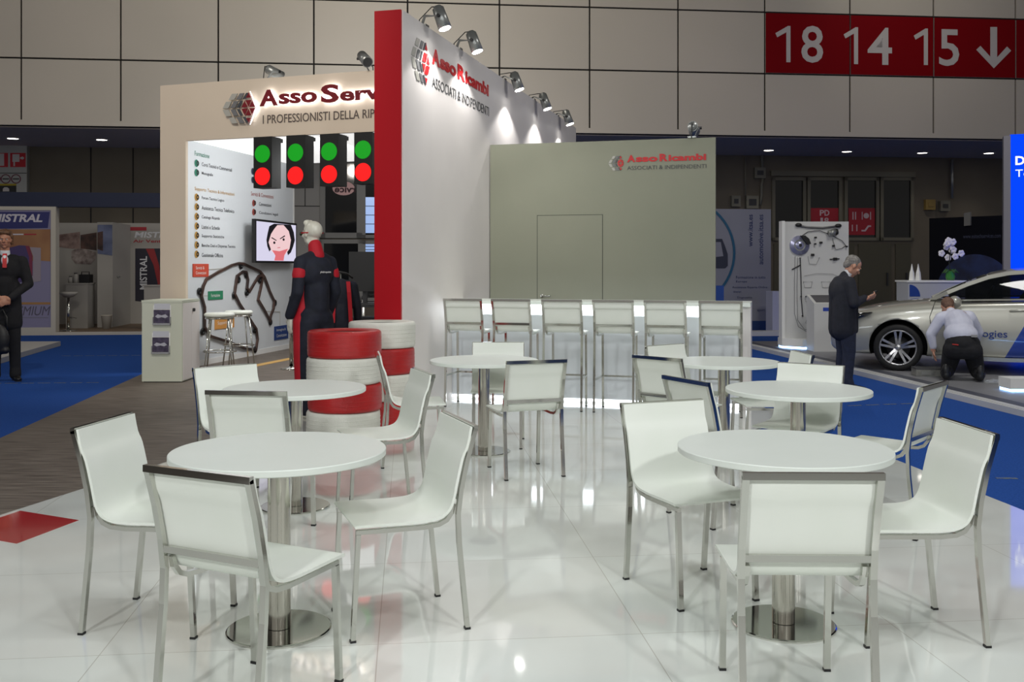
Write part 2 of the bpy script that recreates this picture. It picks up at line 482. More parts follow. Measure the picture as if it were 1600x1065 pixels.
# number sign
SIGN = mat('sign_red', rgb(132, 0, 14), 0.6, spec=0.1)
t = thing('hall_number_sign', 'wide red sign with numbers 18 14 15 and a down arrow', 'sign', HW.w(uR, z1))
uS = [uR + i * du for i in range(5)]
for i in range(4):
    mb = MB(); HW.box(mb, uS[i] + 0.022, uS[i + 1] - 0.022, z1 + 0.025, z2 - 0.025, 0.0, 0.02)
    mb.build('sign_panel', SIGN, t)
LETW = mat('sign_white_vinyl', rgb(205, 198, 196), 0.5)
zb = HW.uz(1260, 97)[1]; zt = HW.uz(1260, 41)[1]
for txt, a, b, ya, yb in (('1', 1211, 1234.5, 41, 97), ('8', 1251.5, 1285.5, 41, 98), ('1', 1317.5, 1340, 43, 100), ('4', 1355, 1393, 44, 101), ('1', 1427, 1449, 45, 101.5), ('5', 1466.5, 1498, 46.5, 103)):
    mb = MB()
    u0, z_b = HW.uz(a, yb); u1, z_t = HW.uz(b, ya)
    if txt == '1':
        s_ = (u1 - u0); st = 0.115
        HW.poly(mb, [(u1 - st, z_b), (u1, z_b), (u1, z_t), (u1 - 0.07, z_t), (u0, z_t - 0.20), (u0 + 0.05, z_t - 0.31), (u1 - st, z_t - 0.17)], 0.022, 0.03)
    else:
        put_text(mb, txt, HW, u0, u1, z_b, z_t, off=0.022, bold=0.012, depth=0.006)
    mb.build('numeral', LETW, t)
mb = MB()
A = [(1546.5, 42.5), (1557, 42.5), (1557, 90), (1572.5, 73), (1579, 79.5), (1552, 107), (1524.5, 78), (1531, 72), (1546.5, 89)]
HW.pxpoly(mb, A, 0.022, 0.03); mb.build('arrow', LETW, t)
# ================================================================== booth: tall white wall with red end
GP0 = fl(629, 654.6); 
WP = Plane(GP0, GP0 + E2)                 # the face with the lettering (d = E2, viewer on its right)
WL = 8.55; WH = 4.02; WT = 0.29
t = thing('partition_wall', 'tall white display wall with a red front edge and lit spotlights above', 'wall', GP0)
mb = MB(); WP.box(mb, 0.012, WL, 0.010, WH, -WT, 0.0); mb.build('white_panel', WHITE_WALL, t)
mb = MB(); WP.box(mb, -0.02, 0.010, 0.010, WH, -WT, -0.012); mb.build('red_end_panel', RED_WALL, t)

def logo(parent, plane, u0, u1, z0, z1, ink, dark, mid, pale, off=0.003, dp=0.004):
    """half hexagon of grey parallelograms beside a red diamond cut in triangles"""
    def P(x, y): return (u0 + x * (u1 - u0), z0 + y * (z1 - z0))
    b = [MB(), MB(), MB(), MB()]
    # diamond: centre x .76, left .54, right 1.0, top/bottom 1/0
    c = (0.77, 0.5)
    T = (0.77, 1.0); B = (0.77, 0.0); Rr = (1.0, 0.5); Ll = (0.54, 0.5)
    def lerp(p, q, s): return (p[0] + (q[0] - p[0]) * s, p[1] + (q[1] - p[1]) * s)
    ring = []
    tris = [(T, lerp(T, Ll, .42), lerp(T, Rr, .42)), (B, lerp(B, Ll, .42), lerp(B, Rr, .42)),
            (lerp(T, Ll, .5), c, Ll), (lerp(T, Rr, .5), c, Rr), (lerp(B, Ll, .5), c, Ll), (lerp(B, Rr, .5), c, Rr),
            (lerp(T, Ll, .5), c, lerp(T, Rr, .5)), (lerp(B, Ll, .5), c, lerp(B, Rr, .5))]
    for tr in tris:
        g = (sum(p[0] for p in tr) / 3, sum(p[1] for p in tr) / 3)
        plane.poly(b[0], [P(*lerp(g, p, 0.76)) for p in tr], off, off + dp)
    rows = [(0.95, 0.77, 1), (0.72, 0.52, 1), (0.48, 0.28, -1), (0.23, 0.05, -1)]
    for k, (yt, yb, s) in enumerate(rows):
        inner = 0.68 if k in (0, 3) else 0.50
        xs = [(-0.50, -0.31), (-0.24, -0.09), (-0.03, 0.055)]
        lean = 0.10
        for j, (a, c2) in enumerate(xs):
            xa = inner + a * 0.9; xb = inner + c2 * 0.9
            top = lean * (1 if s > 0 else -1) / 2
            plane.poly(b[3 - j], [P(xa - top, yb), P(xb - top, yb), P(xb + top, yt), P(xa + top, yt)], off, off + dp)
    for m_, mt, nm in zip(b, (ink, dark, mid, pale), ('emblem_diamond', 'emblem_dark_tiles', 'emblem_grey_tiles', 'emblem_pale_tiles')):
        m_.build(nm, mt, parent)
INK1 = mat('emblem_dark_grey', rgb(66, 70, 76), 0.5); INK2 = mat('emblem_mid_grey', rgb(112, 112, 114), 0.5); INK3 = mat('emblem_pale_grey', rgb(172, 170, 162), 0.5)

def asso(name, label, plane, words, base, sub, subbox, mt, submt, lg, group, depth=0.004, off=0.003):
    t = thing(name, label, 'sign', plane.w(words[0][1], words[0][3], 0.0), 0, group)
    for txt, u0, u1, za, zb in words:
        mb = MB(); put_text(mb, txt, plane, u0, u1, za, zb, off=off, bold=0.04, depth=depth)
        mb.build('lettering', mt, t)
    def tw(s_): v_, _ = text_mesh(s_); return max(q.x for q in v_)
    W_ = tw(sub); pre = ''
    for wd_ in sub.split(' '):
        v_, _ = text_mesh(wd_); wl_ = max(q.x for q in v_) - min(q.x for q in v_)
        pre = (pre + ' ' + wd_) if pre else wd_
        r1 = tw(pre) / W_; r0 = r1 - wl_ / W_
        mb = MB(); put_text(mb, wd_, plane, subbox[0] + r0 * (subbox[1] - subbox[0]), subbox[0] + r1 * (subbox[1] - subbox[0]), subbox[2], subbox[3], off=0.003, depth=0.002, bold=-0.004); mb.build('small_lettering', submt, t)
    logo(t, plane, *lg, mt, INK1, INK2, INK3, off=off, dp=depth)
    return t
# positions on the white wall (pixel measured, constant heights)
def U(pl, px): return pl.uz(px, 100)[0]
zA0 = WP.uz(763, 148)[1]; zA1 = WP.uz(675, 78)[1]
wA = [('A', U(WP, 674.5), U(WP, 688), zA0 + .0, zA1 + .0)]
zcap0 = WP.uz(681, 103)[1]; zcap1 = WP.uz(681, 78)[1]
wA = [('A', U(WP, 674.5), U(WP, 686.5), zcap0, zcap1), ('sso', U(WP, 687.2), U(WP, 712), zcap0, zcap0 + (zcap1 - zcap0) * 0.66),
      ('R', U(WP, 714.5), U(WP, 726), zcap0, zcap1), ('icambi', U(WP, 726.8), U(WP, 763), zcap0, zcap0 + (zcap1 - zcap0) * 0.90)]
zs1 = WP.uz(676, 120)[1]; 
asso('wall_logo', 'company lettering and hexagonal emblem high on the tall white wall under the spotlights', WP, wA, 0,
     'ASSOCIATI & INDIPENDENTI', (U(WP, 674.5), U(WP, 763.5), zs1 - 0.11, zs1), RED_INK, GREY_INK,
     (U(WP, 642), U(WP, 671.5), WP.uz(660, 124)[1] - 0.06, WP.uz(660, 61)[1] - 0.0), 'printed company signs')

# spotlights on the white wall
LENS = mat('lamp_lens', (1, 1, 1, 1), 0.3, emit=(1, 0.98, 0.94, 1), es=28.0)
SILV = mat('silver_painted_metal', rgb(150, 152, 150), 0.35, 0.6)
def spot_lamp(lab, base, outdir, aimp, lit, power=60, hz=0.15):
    """can spotlight on a short bracket; base = point on the wall top, outdir = horizontal unit vector"""
    od = Vector(outdir).normalized()
    t = thing('spotlight', lab, 'spotlight', base, 0, 'can spotlights on the booth walls')
    B = Vector(base)
    sd = od.cross(Vector((0, 0, 1)))
    MB().box(B + Vector((0, 0, 0.012)), (0.10, 0.10, 0.02), math.atan2(od.y, od.x)).build('base_plate', SILV, t)
    head = B + od * 0.20 + Vector((0, 0, hz))
    ax = (od * 0.34 - Vector((0, 0, 0.94))).normalized() if lit else (Vector(aimp) - head).normalized()
    p0 = head - ax * 0.10; p1 = head + ax * 0.13
    MB().cyl(p0, p1, 0.062, 0.072, 20).build('housing', SILV, t)
    MB().lathe([(0.0001, 0), (0.04, 0.006), (0.058, 0.03)], p0 - ax * 0.03, 20, M=ax.to_track_quat('Z', 'Y').to_matrix()).build('rear_cap', SILV, t)
    MB().sweep([B + Vector((0, 0, 0.02)) + sd * 0.03, B + od * 0.05 + Vector((0, 0, 0.05 + hz * .5)) + sd * 0.075, head + sd * 0.082], 0, wd=(0.03, 0.008), side=tuple(od)).build('bracket', SILV, t)
    MB().cyl(head + sd * 0.066, head + sd * 0.10, 0.018, n=12).build('pivot_knob', BLACK, t)
    MB().sweep([p0 + Vector((0, 0, 0.02)), p0 - od * 0.07 + Vector((0, 0, 0.02)), B - od * 0.04 + Vector((0, 0, 0.08)), B - od * 0.05 + Vector((0, 0, 0.0))], 0.006, 6).build('cable', BLACK, t)
    MB().cyl(p1 - ax * 0.004, p1 + ax * 0.004, 0.062, n=20).build('lens', LENS if lit else mat('dark_lens', rgb(60, 62, 64), 0.1), t)
    if lit:
        light('spotlight_beam', 'SPOT', p1 + ax * 0.02, power, p1 + ax * 2, (1, 0.98, 0.95), 0.03, angle=128, blend=0.25)
ends = [(668, 'front can spotlight above the emblem, nearest the red edge'), (721, 'second can spotlight from the red edge, above the lettering'), (790, 'third can spotlight along the white wall top'),
        (836, 'fourth can spotlight along the white wall top, before the last'), (873, 'last and smallest can spotlight at the far end of the white wall')]
for px, lab in ends:
    u = U(WP, px)
    b = WP.w(u, WH, -0.05)
    tgt = WP.w(u + 0.12, WH - 1.0, 0.0)
    spot_lamp(lab, b, WP.n, tgt, True, 62, 0.09 if px < 750 else -0.02)

# ------------------------------------------------------------------ grey store room wall
ga = WP.p + E2 * 2.997; GWP = Plane(ga, ga + E1)
u1 = GWP.uz(1118, 300)[0]; HG = 3.05
t = thing('store_room', 'grey green store room wall with a flush door behind the bar counter', 'wall', GWP.w(0, 0.01))
mb = MB(); GWP.box(mb, 0.012, u1, 0.010, HG, -0.06, 0.0)
mb.build('wall_panel', GREY_WALL, t)
dA, zt = GWP.uz(840, 337); dB, _ = GWP.uz(941, 337)
mb = MB()
for a, b, c, d in ((dA - 0.008, dA, 0.03, zt), (dB, dB + 0.008, 0.03, zt), (dA - 0.008, dB + 0.008, zt, zt + 0.008)):
    GWP.box(mb, a, b, c, d, 0.0, 0.003)
dp = MB(); GWP.box(dp, dA, dB, 0.03, zt, 0.0, 0.004); dr = dp.build('door', GREY_WALL, t)
mb.build('door_gap', mat('door_shadow_gap', rgb(72, 74, 64), 0.7), dr)
hx, hz = GWP.uz(847, 462)
mb = MB(); mb.cyl(GWP.w(hx, hz, 0.0), GWP.w(hx, hz, 0.05), 0.01, n=10); mb.cyl(GWP.w(hx, hz, 0.05), GWP.w(hx + 0.12, hz, 0.05), 0.009, n=10)
mb.lathe([(0.0001, .008), (0.024, 0.008), (0.026, 0)], GWP.w(hx, hz, 0.0), 16, M=GWP.M); mb.build('door_handle', CHROME, dr)
def gtext():
    c0 = GWP.uz(981, 253.5)[1]; c1 = GWP.uz(981, 242.5)[1]
    W = [('A', U(GWP, 980), U(GWP, 992.5), c0, c1), ('sso', U(GWP, 993.5), U(GWP, 1027.5), c0, c0 + (c1 - c0) * 0.68),
         ('R', U(GWP, 1030.5), U(GWP, 1043.5), c0, c1 + 0.005), ('icambi', U(GWP, 1044.5), U(GWP, 1103.5), c0, c0 + (c1 - c0) * 0.93)]
    s0 = GWP.uz(981, 265.5)[1]; s1 = GWP.uz(981, 259.5)[1]
    asso('store_wall_logo', 'small company lettering and emblem at the upper right of the grey green wall', GWP, W, 0, 'ASSOCIATI & INDIPENDENTI',
         (U(GWP, 980), U(GWP, 1103.5), s0, s1), RED_INK, GREY_INK, (U(GWP, 951), U(GWP, 975.5), GWP.uz(963, 267.5)[1], GWP.uz(963, 242.5)[1]), 'printed company signs')
gtext()
u = U(GWP, 1081)
spot_lamp('unlit can spotlight on top of the grey green wall near its right end', GWP.w(u, HG, -0.03), -GWP.n, GWP.w(u, HG + 0.05, -1.0), False)

# ------------------------------------------------------------------ bar counter
BP0 = fl(701, 625); BP = Plane(BP0, BP0 + E1)
BU1 = BP.uz(1173, 600)[0]; BH = 1.125
b0 = 0.0
t = thing('bar_counter', 'long white bar counter with lit edges behind the row of stools', 'counter', BP.w(0, 0.01))
BARW = mat('bar_white_board', rgb(214, 218, 222), 0.4)
mb = MB(); BP.box(mb, b0, BU1 - 0.10, 0.06, BH - 0.16, -0.45, -0.10); mb.build('body', BARW, t)
mb = MB(); BP.box(mb, b0, BU1 - 0.10, 0.010, 0.06, -0.40, -0.14); mb.build('plinth', WHITE, t)
mb = MB(); BP.box(mb, b0, BU1, BH - 0.04, BH, -0.52, 0.10); mb.build('worktop', TABLE_W, t)
mb = MB(); BP.box(mb, BU1 - 0.10, BU1, 0.010, BH - 0.04, -0.50, 0.0); mb.build('end_panel', WHITE_WALL, t)
LED = mat('bar_led_strip', (1, 1, 1, 1), 0.5, emit=(0.86, 0.91, 1.0, 1), es=4.5)
mb = MB(); BP.box(mb, b0 + 0.02, BU1 - 0.12, BH - 0.16, BH - 0.04, -0.14, -0.105); mb.build('upper_led_strip', LED, t)
mb = MB(); BP.box(mb, b0 + 0.02, BU1 - 0.12, 0.030, 0.050, -0.139, -0.125); mb.build('base_led_strip', LED, t)

# ------------------------------------------------------------------ chairs
def frame_chair(name, label, cat, group, H, S, W=0.45, foot=False, d=0.235):
    t = thing(name, label, cat, (0, 0, 0.010), 0, group)
    q = 0.023; hw = W / 2 - q / 2; rf = S - 0.02
    for s in (-1, 1):
        x = s * hw
        o = MB().sweep([(x, -d, 0.006), (x, -d + 0.035, S - 0.10), (x, -d + 0.040, S + 0.02), (x, -d + 0.028, S + 0.12), (x, -d + 0.002, S + 0.24), (x, -d - 0.035, H - q / 2)],
                   0, wd=(q, q * 0.8), side=(1, 0, 0)).build('leg', CHROME, t, True)
        MB().box((x, -d, 0.0045), (q + 0.002, q, 0.009)).build('foot_cap', BLACK, o, True)
        xf = s * (hw - 0.022)
        o = MB().sweep([(xf, d - 0.022, S - 0.03), (xf, d, 0.006)], 0, wd=(q, q * 0.8), side=(1, 0, 0)).build('leg', CHROME, t, True)
        MB().box((xf, d, 0.0045), (q + 0.002, q, 0.009)).build('foot_cap', BLACK, o, True)
        xr = s * (hw - 0.022)
        MB().sweep([(xr, -d + 0.052, S + 0.06), (xr, -d + 0.060, S + 0.025), (xr, -d + 0.082, S - 0.005), (xr, -d + 0.115, S - 0.02), (xr, -d + 0.18, S - 0.026), (xr, d - 0.012, S - 0.022)],
                   0, wd=(q * 0.8, q * 0.75), side=(1, 0, 0)).build('seat_rail', CHROME, t, True)
    MB().sweep([(-hw - q / 2, -d - 0.035, H - q / 2), (hw + q / 2, -d - 0.035, H - q / 2)], 0, wd=(q, q * 0.85), side=(0, 0, 1)).build('top_rail', CHROME, t, True)
    MB().sweep([(-hw + q / 2, -d + 0.032, S + 0.088), (hw - q / 2, -d + 0.032, S + 0.088)], 0, wd=(q, q * 0.8), side=(0, 0, 1)).build('back_rail', CHROME, t, True)
    # one curved shell: back and seat
    prof = [(-d - 0.022, H - 0.012), (-d - 0.006, H - 0.09), (-d + 0.016, S + 0.24), (-d + 0.040, S + 0.14), (-d + 0.050, S + 0.09), (-d + 0.062, S + 0.05), (-d + 0.082, S + 0.020),
            (-d + 0.112, S + 0.002), (-d + 0.155, S - 0.007), (-d + 0.22, S - 0.010), (0.05, S - 0.009), (d - 0.03, S - 0.006), (d - 0.006, S - 0.008)]
    prof = [(y, z + (0.006)) for y, z in prof]
    def catmull(P, k=3):
        out = []
        for i in range(len(P) - 1):
            a, b, c, e = P[max(0, i - 1)], P[i], P[i + 1], P[min(len(P) - 1, i + 2)]
            for j in range(k):
                s_ = j / k
                out.append(tuple(0.5 * (2 * b[n_] + (c[n_] - a[n_]) * s_ + (2 * a[n_] - 5 * b[n_] + 4 * c[n_] - e[n_]) * s_ ** 2 + (-a[n_] + 3 * b[n_] - 3 * c[n_] + e[n_]) * s_ ** 3) for n_ in (0, 1)))
        return out + [P[-1]]
    prof = catmull(prof)
    wseg = [W / 2 - 0.006] * len(prof)
    vs = []; fs = []; th = 0.011; m = len(prof)
    for i, (y, z) in enumerate(prof):
        a = prof[max(0, i - 1)]; b = prof[min(m - 1, i + 1)]
        tn = Vector((0, b[0] - a[0], b[1] - a[1])).normalized(); nn = Vector((0, -tn.z, tn.y))   # normal towards sitter
        for sx in (-1, 1):
            p = Vector((sx * wseg[i], y, z))
            vs += [p, p + nn * th]
    for i in range(m - 1):
        a = i * 4; b = a + 4
        fs += [(a, a + 2, b + 2, b), (a + 1, b + 1, b + 3, a + 3), (a, b, b + 1, a + 1), (a + 2, a + 3, b + 3, b + 2)]
    fs += [(0, 1, 3, 2), (4 * m - 4, 4 * m - 2, 4 * m - 1, 4 * m - 3)]
    mb = MB(); mb._add(vs, fs, True)
    sh = normals(mb.build('seat_shell', LEATHER, t, True))
    m_ = sh.modifiers.new('split', 'EDGE_SPLIT'); m_.split_angle = R(50)
    if foot:
        xf = hw - 0.022; z = 0.33; yr = -d + 0.012; yf = d - 0.006
        MB().sweep([(-hw, yr, z), (-xf, yf, z), (xf, yf, z), (hw, yr, z)], 0, wd=(q * 0.8, q * 0.8), side=(0, 0, 1)).build('footrest', CHROME, t, True)
    return t
GC = 'white leather chairs with chrome frames around the tables'
chair0 = frame_chair('chair', 'x', 'chair', GC, 0.835, 0.455)
CH = [  # local -x corner of the top rail, +x corner, label
 ((205.5, 643), (110.6, 669.5), 'white chrome framed chair facing right at the far left, nearest the grey laminate'),
 ((217.6, 724), (403, 746), 'white chair seen from behind in the left foreground, overlapping the round table edge'),
 ((747, 666), (691.5, 640), 'white chair facing left at the right side of the left foreground table'),
 ((319, 609), (450, 611.5), 'white chair seen from behind directly beyond the left foreground table'),
 ((394, 567.5), (307, 574), 'white chair facing forward beyond the left tables, nearest the literature cabinet'),
 ((679.5, 585), (645.5, 573), 'white chair facing left in front of the far stack of tyres'),
 (None, None, 'white chair facing right with its chrome edge against the tyre stacks'),
 ((794.9, 563.8), (882, 561), 'white chair with its back to us at the centre table before the bar'),
 ((817, 534), (740, 534), 'white chair facing forward behind the centre table, its back just above the tabletop'),
 ((1097.5, 622.5), (969, 629.5), 'white chair facing right at the left side of the right foreground table'),
 ((1162.5, 737.5), (1379.5, 738.5), 'white chair seen squarely from behind at the right foreground table'),
 ((1565, 680), (1465.5, 649), 'white chair facing left at the right side of the right foreground table'),
 ((1444, 604), (1476, 595), 'white chair with a narrow chrome back by the blue carpet, behind the rightmost chair'),
 ((1321, 571), (1215, 565), 'white chair facing forward beyond the middle right table, before the standing man'),
 ((1034, 585), (1110, 598), 'white chair with chrome edged back, angled away just left of the middle right table'),
 ((990, 553.8), (1064, 560), 'white chair with chrome edged back nearest the stools, left of the far right table'),
 ((1066, 536), (1009.5, 540), 'white chair facing forward between the bar stools and the far right table'),
 ((1273, 555), (1238, 546), 'small white chair back at the right of the far right table, near the display panel'),
]
for i, (a, b, lab) in enumerate(CH):
    c = chair0 if i == 0 else copy_tree(chair0)
    c['label'] = lab
    if a is None:
        cx, cy = -0.76, 7.5; f = Vector((math.cos(R(10)), math.sin(R(10)), 0))
        c.location = (cx, cy, 0.010)
    else:
        A_ = fl(*a, 0.845); B_ = fl(*b, 0.845); x = B_ - A_; x.z = 0; print('chair', i, round(x.length, 3)); x.normalize()
        f = Vector((-x.y, x.x, 0)); mid = (A_ + B_) / 2
        p = mid + f * 0.27
        c.location = (p.x, p.y, 0.010)
    c.rotation_euler = (0, 0, math.atan2(f.y, f.x) - PI / 2)

stool0 = frame_chair('bar_stool', 'x', 'bar stool', 'white leather bar stools in a row at the bar', 1.15, 0.80, W=0.425, foot=True, d=0.21)
SL = ['leftmost', 'second from left', 'third from left', 'fourth from left', 'fifth from left', 'rightmost']
for i, px in enumerate((721, 798, 876.5, 957.5, 1039.5, 1125)):
    c = stool0 if i == 0 else copy_tree(stool0)
    q = BP.uz(px, 500)[0]
    # centre is in front of the bar face; correct for the parallax of the back
    ctr = BP.w(q, 0.010, 0.33)
    u_, _ = Plane(ctr - BP.n * -0.25, ctr - BP.n * -0.25 + E1).uz(px, 500)
    p = ctr + E1 * u_
    c.location = (p.x, p.y, 0.010)
    c.rotation_euler = (0, 0, math.atan2(-BP.n.y, -BP.n.x) - PI / 2 + R((2, -1, 1, 0, -1, 1)[i]))
    c['label'] = 'tall white chrome framed bar stool against the white bar, %s of six' % SL[i]

# ------------------------------------------------------------------ round tables
def round_table():
    t = thing('round_table', 'x', 'table', (0, 0, 0.010), 0, 'round white pedestal tables')
    r = 0.435; z = 0.74
    o = MB().lathe([(0.0001, z - 0.027), (r - 0.004, z - 0.027)], n=96).lathe([(r - 0.004, z - 0.027), (r, z - 0.024)], n=96).lathe([(r, z - 0.024), (r, z - 0.003)], n=96).lathe([(r, z - 0.003), (r - 0.003, z)], n=96).lathe([(r - 0.003, z), (0.0001, z)], n=96).build('tabletop', TABLE_W, t, True); normals(o)
    o = MB().lathe([(0.0465, 0.014), (0.0465, z - 0.027)], n=40).build('pedestal', STEEL, t, True); normals(o)
    o = MB().lathe([(0.0001, 0.0), (0.211, 0.0)], n=64).lathe([(0.211, 0.0), (0.213, 0.004), (0.212, 0.009)], n=64).lathe([(0.212, 0.009), (0.207, 0.012)], n=64).lathe([(0.207, 0.012), (0.0001, 0.0125)], n=64).build('base_plate', CHROME, t, True); normals(o)
    o = MB().lathe([(0.0001, z - 0.035), (0.12, z - 0.035), (0.12, z - 0.027)], n=24).build('mounting_plate', DARK, t, True); normals(o)
    return t
tb0 = round_table()
TB = [((-0.955, 4.03), 'round white pedestal table in the left foreground with four chairs'),
      ((-1.345, 6.09), 'round white table in front of the near stack of tyres'),
      ((-0.225, 7.9), 'round white table at the centre nearest the bar stools'),
      ((1.755, 6.03), 'round white table at middle right, the man in the suit standing beyond it'),
      ((1.678, 7.78), 'farthest right round white table, just before the right end of the bar'),
      ((1.13, 4.09), 'round white pedestal table in the right foreground')]
for i, ((x, y), lab) in enumerate(TB):
    c = tb0 if i == 0 else copy_tree(tb0)
    c.location = (x, y, 0.010); c['label'] = lab

# ------------------------------------------------------------------ painted tyres
TRED = noisy(mat('glossy_red_paint', rgb(170, 18, 22), 0.28), rgb(164, 14, 18), rgb(178, 24, 26), 6, 3)
TWHT = noisy(mat('matt_white_paint', rgb(216, 216, 206), 0.5), rgb(210, 210, 200), rgb(222, 222, 212), 6, 3)
def tyre_mesh(rad, h):
    mb = MB()
    e = 0.030
    sh = [(rad, e), (rad * 0.992, 0.017), (rad * 0.975, 0.007), (rad * 0.94, 0.001), (rad * 0.86, 0.0), (rad * 0.76, 0.004), (rad * 0.68, 0.012), (rad * 0.62, 0.03)]
    mb.lathe([(rad, e), (rad, h * 0.5), (rad, h - e)], n=72)
    mb.lathe(sh, n=72); mb.lathe([(r_, h - z_) for r_, z_ in sh], n=72)
    mb.lathe([(rad * 0.62, 0.03), (rad * 0.70, h * 0.3), (rad * 0.74, h * 0.5), (rad * 0.70, h * 0.7), (rad * 0.62, h - 0.03)], n=72)
    for zc in (h * .27, h * .42, h * .58, h * .73):     # raised edges of the grooves
        mb.lathe([(rad + .0002, zc - .004), (rad + .0022, zc - .003), (rad + .0022, zc + .001), (rad + .0002, zc + .002)], n=72)
    return mb
for m_ in (TRED, TWHT):     # fine sipes of the tread as relief
    nt, N, L, b = nodes(m_)
    tc = N.new('ShaderNodeTexCoord'); mp = N.new('ShaderNodeMapping'); mp.inputs['Scale'].default_value = (26, 26, 34)
    vo = N.new('ShaderNodeTexVoronoi'); bm = N.new('ShaderNodeBump'); bm.inputs['Strength'].default_value = 0.45; bm.inputs['Distance'].default_value = 0.006
    L.new(tc.outputs['Object'], mp.inputs[0]); L.new(mp.outputs[0], vo.inputs['Vector']); L.new(vo.outputs['Distance'], bm.inputs['Height']); L.new(bm.outputs[0], b.inputs['Normal'])
def stack(cx, cy, rad, h, cols, lab):
    n = len(cols); names = ['bottom', 'second from bottom', 'third from bottom', 'top']
    for k, cc in enumerate(cols):
        t = thing('tyre', '%s painted tyre, %s of the %s' % ('white' if cc == 'w' else 'red', names[k], lab), 'tyre',
                  (cx + (-0.006, 0.008, -0.004, 0.004)[k], cy, 0.010 + k * h), k * 0.4, 'painted tyres in stacks')
        o = tyre_mesh(rad, h - 0.001).build('tyre_body', TWHT if cc == 'w' else TRED, t, True); normals(o)
        o = MB().lathe([(rad * 0.605, 0.035), (rad * 0.60, 0.02), (rad * 0.60, h - 0.02), (rad * 0.605, h - 0.035)], n=48).build('inner_rim', mat('tyre_inside', rgb(120, 30, 30), 0.7) if cc == 'r' else mat('tyre_inside_w', rgb(170, 168, 160), 0.7), t, True)
stack(-1.48, 8.66, 0.322, 0.233, 'wrwr', 'near stack beside the table')
stack(-1.235, 9.31, 0.315, 0.243, 'rwrw', 'rear stack at the red wall edge')
# ================================================================== left portal
sa, ca = math.sin(R(19.0)), math.cos(R(19.0))
AP0 = Vector((-4.87, 13.6, 0)); AS = Plane(AP0, AP0 + Vector((ca, -sa, 0)))
t = thing('portal_wall', 'cream portal with a wide opening, its right end meeting the tall white wall', 'wall', AS.w(0, 0.006))
uo = AS.uz(290, 220)[0]; zo = 3.22; AL = 4.36
mb = MB(); AS.box(mb, 0, uo, 0.006, zo, -0.05, 0.0); mb.build('pillar', CREAM_WALL, t)
mb = MB(); AS.box(mb, 0, AL, zo, 4.0, -0.05, 0.0); mb.build('header', CREAM_WALL, t)
PWt = Plane((-4.79, 14.3), (-4.05, 17.95))
mb = MB(); mb.prism([tuple(q_[:2]) for q_ in (AS.w(0.02, 0, -.06), AS.w(AL - .12, 0, -.06), AS.w(AL - .12, 0, -4.2), PWt.w(3.7, 0, 0), PWt.w(-.35, 0, -.05))], 3.365, 3.40); mb.build('luminous_ceiling', mat('luminous_stretch_ceiling', rgb(235, 235, 232), 0.6, emit=(1, 1, .98, 1), es=0.75), t)
# illuminated lettering
def asU(px): return U(AS, px)
c0 = AS.uz(413, 167)[1]; c1 = AS.uz(413, 142)[1]
W = [('A', asU(410), asU(438), c0, c1), ('sso', asU(440), asU(499), c0 + 0.01, c0 + (c1 - c0) * 0.70), ('S', asU(505.5), asU(533), c0 - 0.01, c1 + 0.015),
     ('ervice', asU(535), asU(652), c0, c0 + (c1 - c0) * 0.80)]
t = thing('illuminated_sign', 'dark red backlit company letters with hexagonal emblem on the cream portal header', 'sign', AS.w(W[0][1], c0))
HALO = mat('letter_halo_led', (1, 1, 1, 1), 0.5, emit=(0.90, 0.94, 1.0, 1), es=7.0)
for txt, u0, u1, za, zb in W:
    mb = MB(); put_text(mb, txt, AS, u0, u1, za, zb, off=0.050, bold=0.034, depth=0.02); L_ = mb.build('letters', DRED_INK, t)
    mb = MB(); put_text(mb, txt, AS, u0 + 0.006, u1 - 0.006, za + 0.006, zb - 0.006, off=0.040, bold=0.035, depth=0.006); mb.build('backlight', HALO, L_)
s1 = AS.uz(412, 180)[1]; s0 = AS.uz(412, 193.5)[1]
mb = MB(); put_text(mb, 'I PROFESSIONISTI DELLA RIPARAZIONE', AS, asU(411), asU(411) + (asU(582) - asU(411)) * 1.42, s0, s1, off=0.004, bold=0.004, depth=0.003); mb.build('small_lettering', mat('brown_grey_lettering', rgb(90, 78, 72), 0.6), t)
lz0, lz1 = AS.uz(391, 195)[1], AS.uz(391, 143.5)[1]
logo(t, AS, asU(352), asU(404), lz0, lz1, DRED_INK, INK1, INK2, INK3, off=0.045, dp=0.015)
mb = MB()
def P_(x, y): return (asU(352) + x * (asU(404) - asU(352)), lz0 + y * (lz1 - lz0))
AS.poly(mb, [P_(0.80, 0.0), P_(1.03, 0.5), P_(0.80, 1.0), P_(0.97, 0.5)], 0.036, 0.042); mb.build('emblem_backlight', HALO, t)
for px, lab in ((405, 'unlit can spotlight on top of the cream portal above the emblem'), (572, 'unlit can spotlight on the portal top, half hidden by the red wall edge')):
    spot_lamp(lab, AS.w(asU(px), 4.0, -0.15), -AS.n if px < 500 else AS.n, AS.w(asU(px) + 0.3, 3.9, -1.0 if px < 500 else 0.3), False)

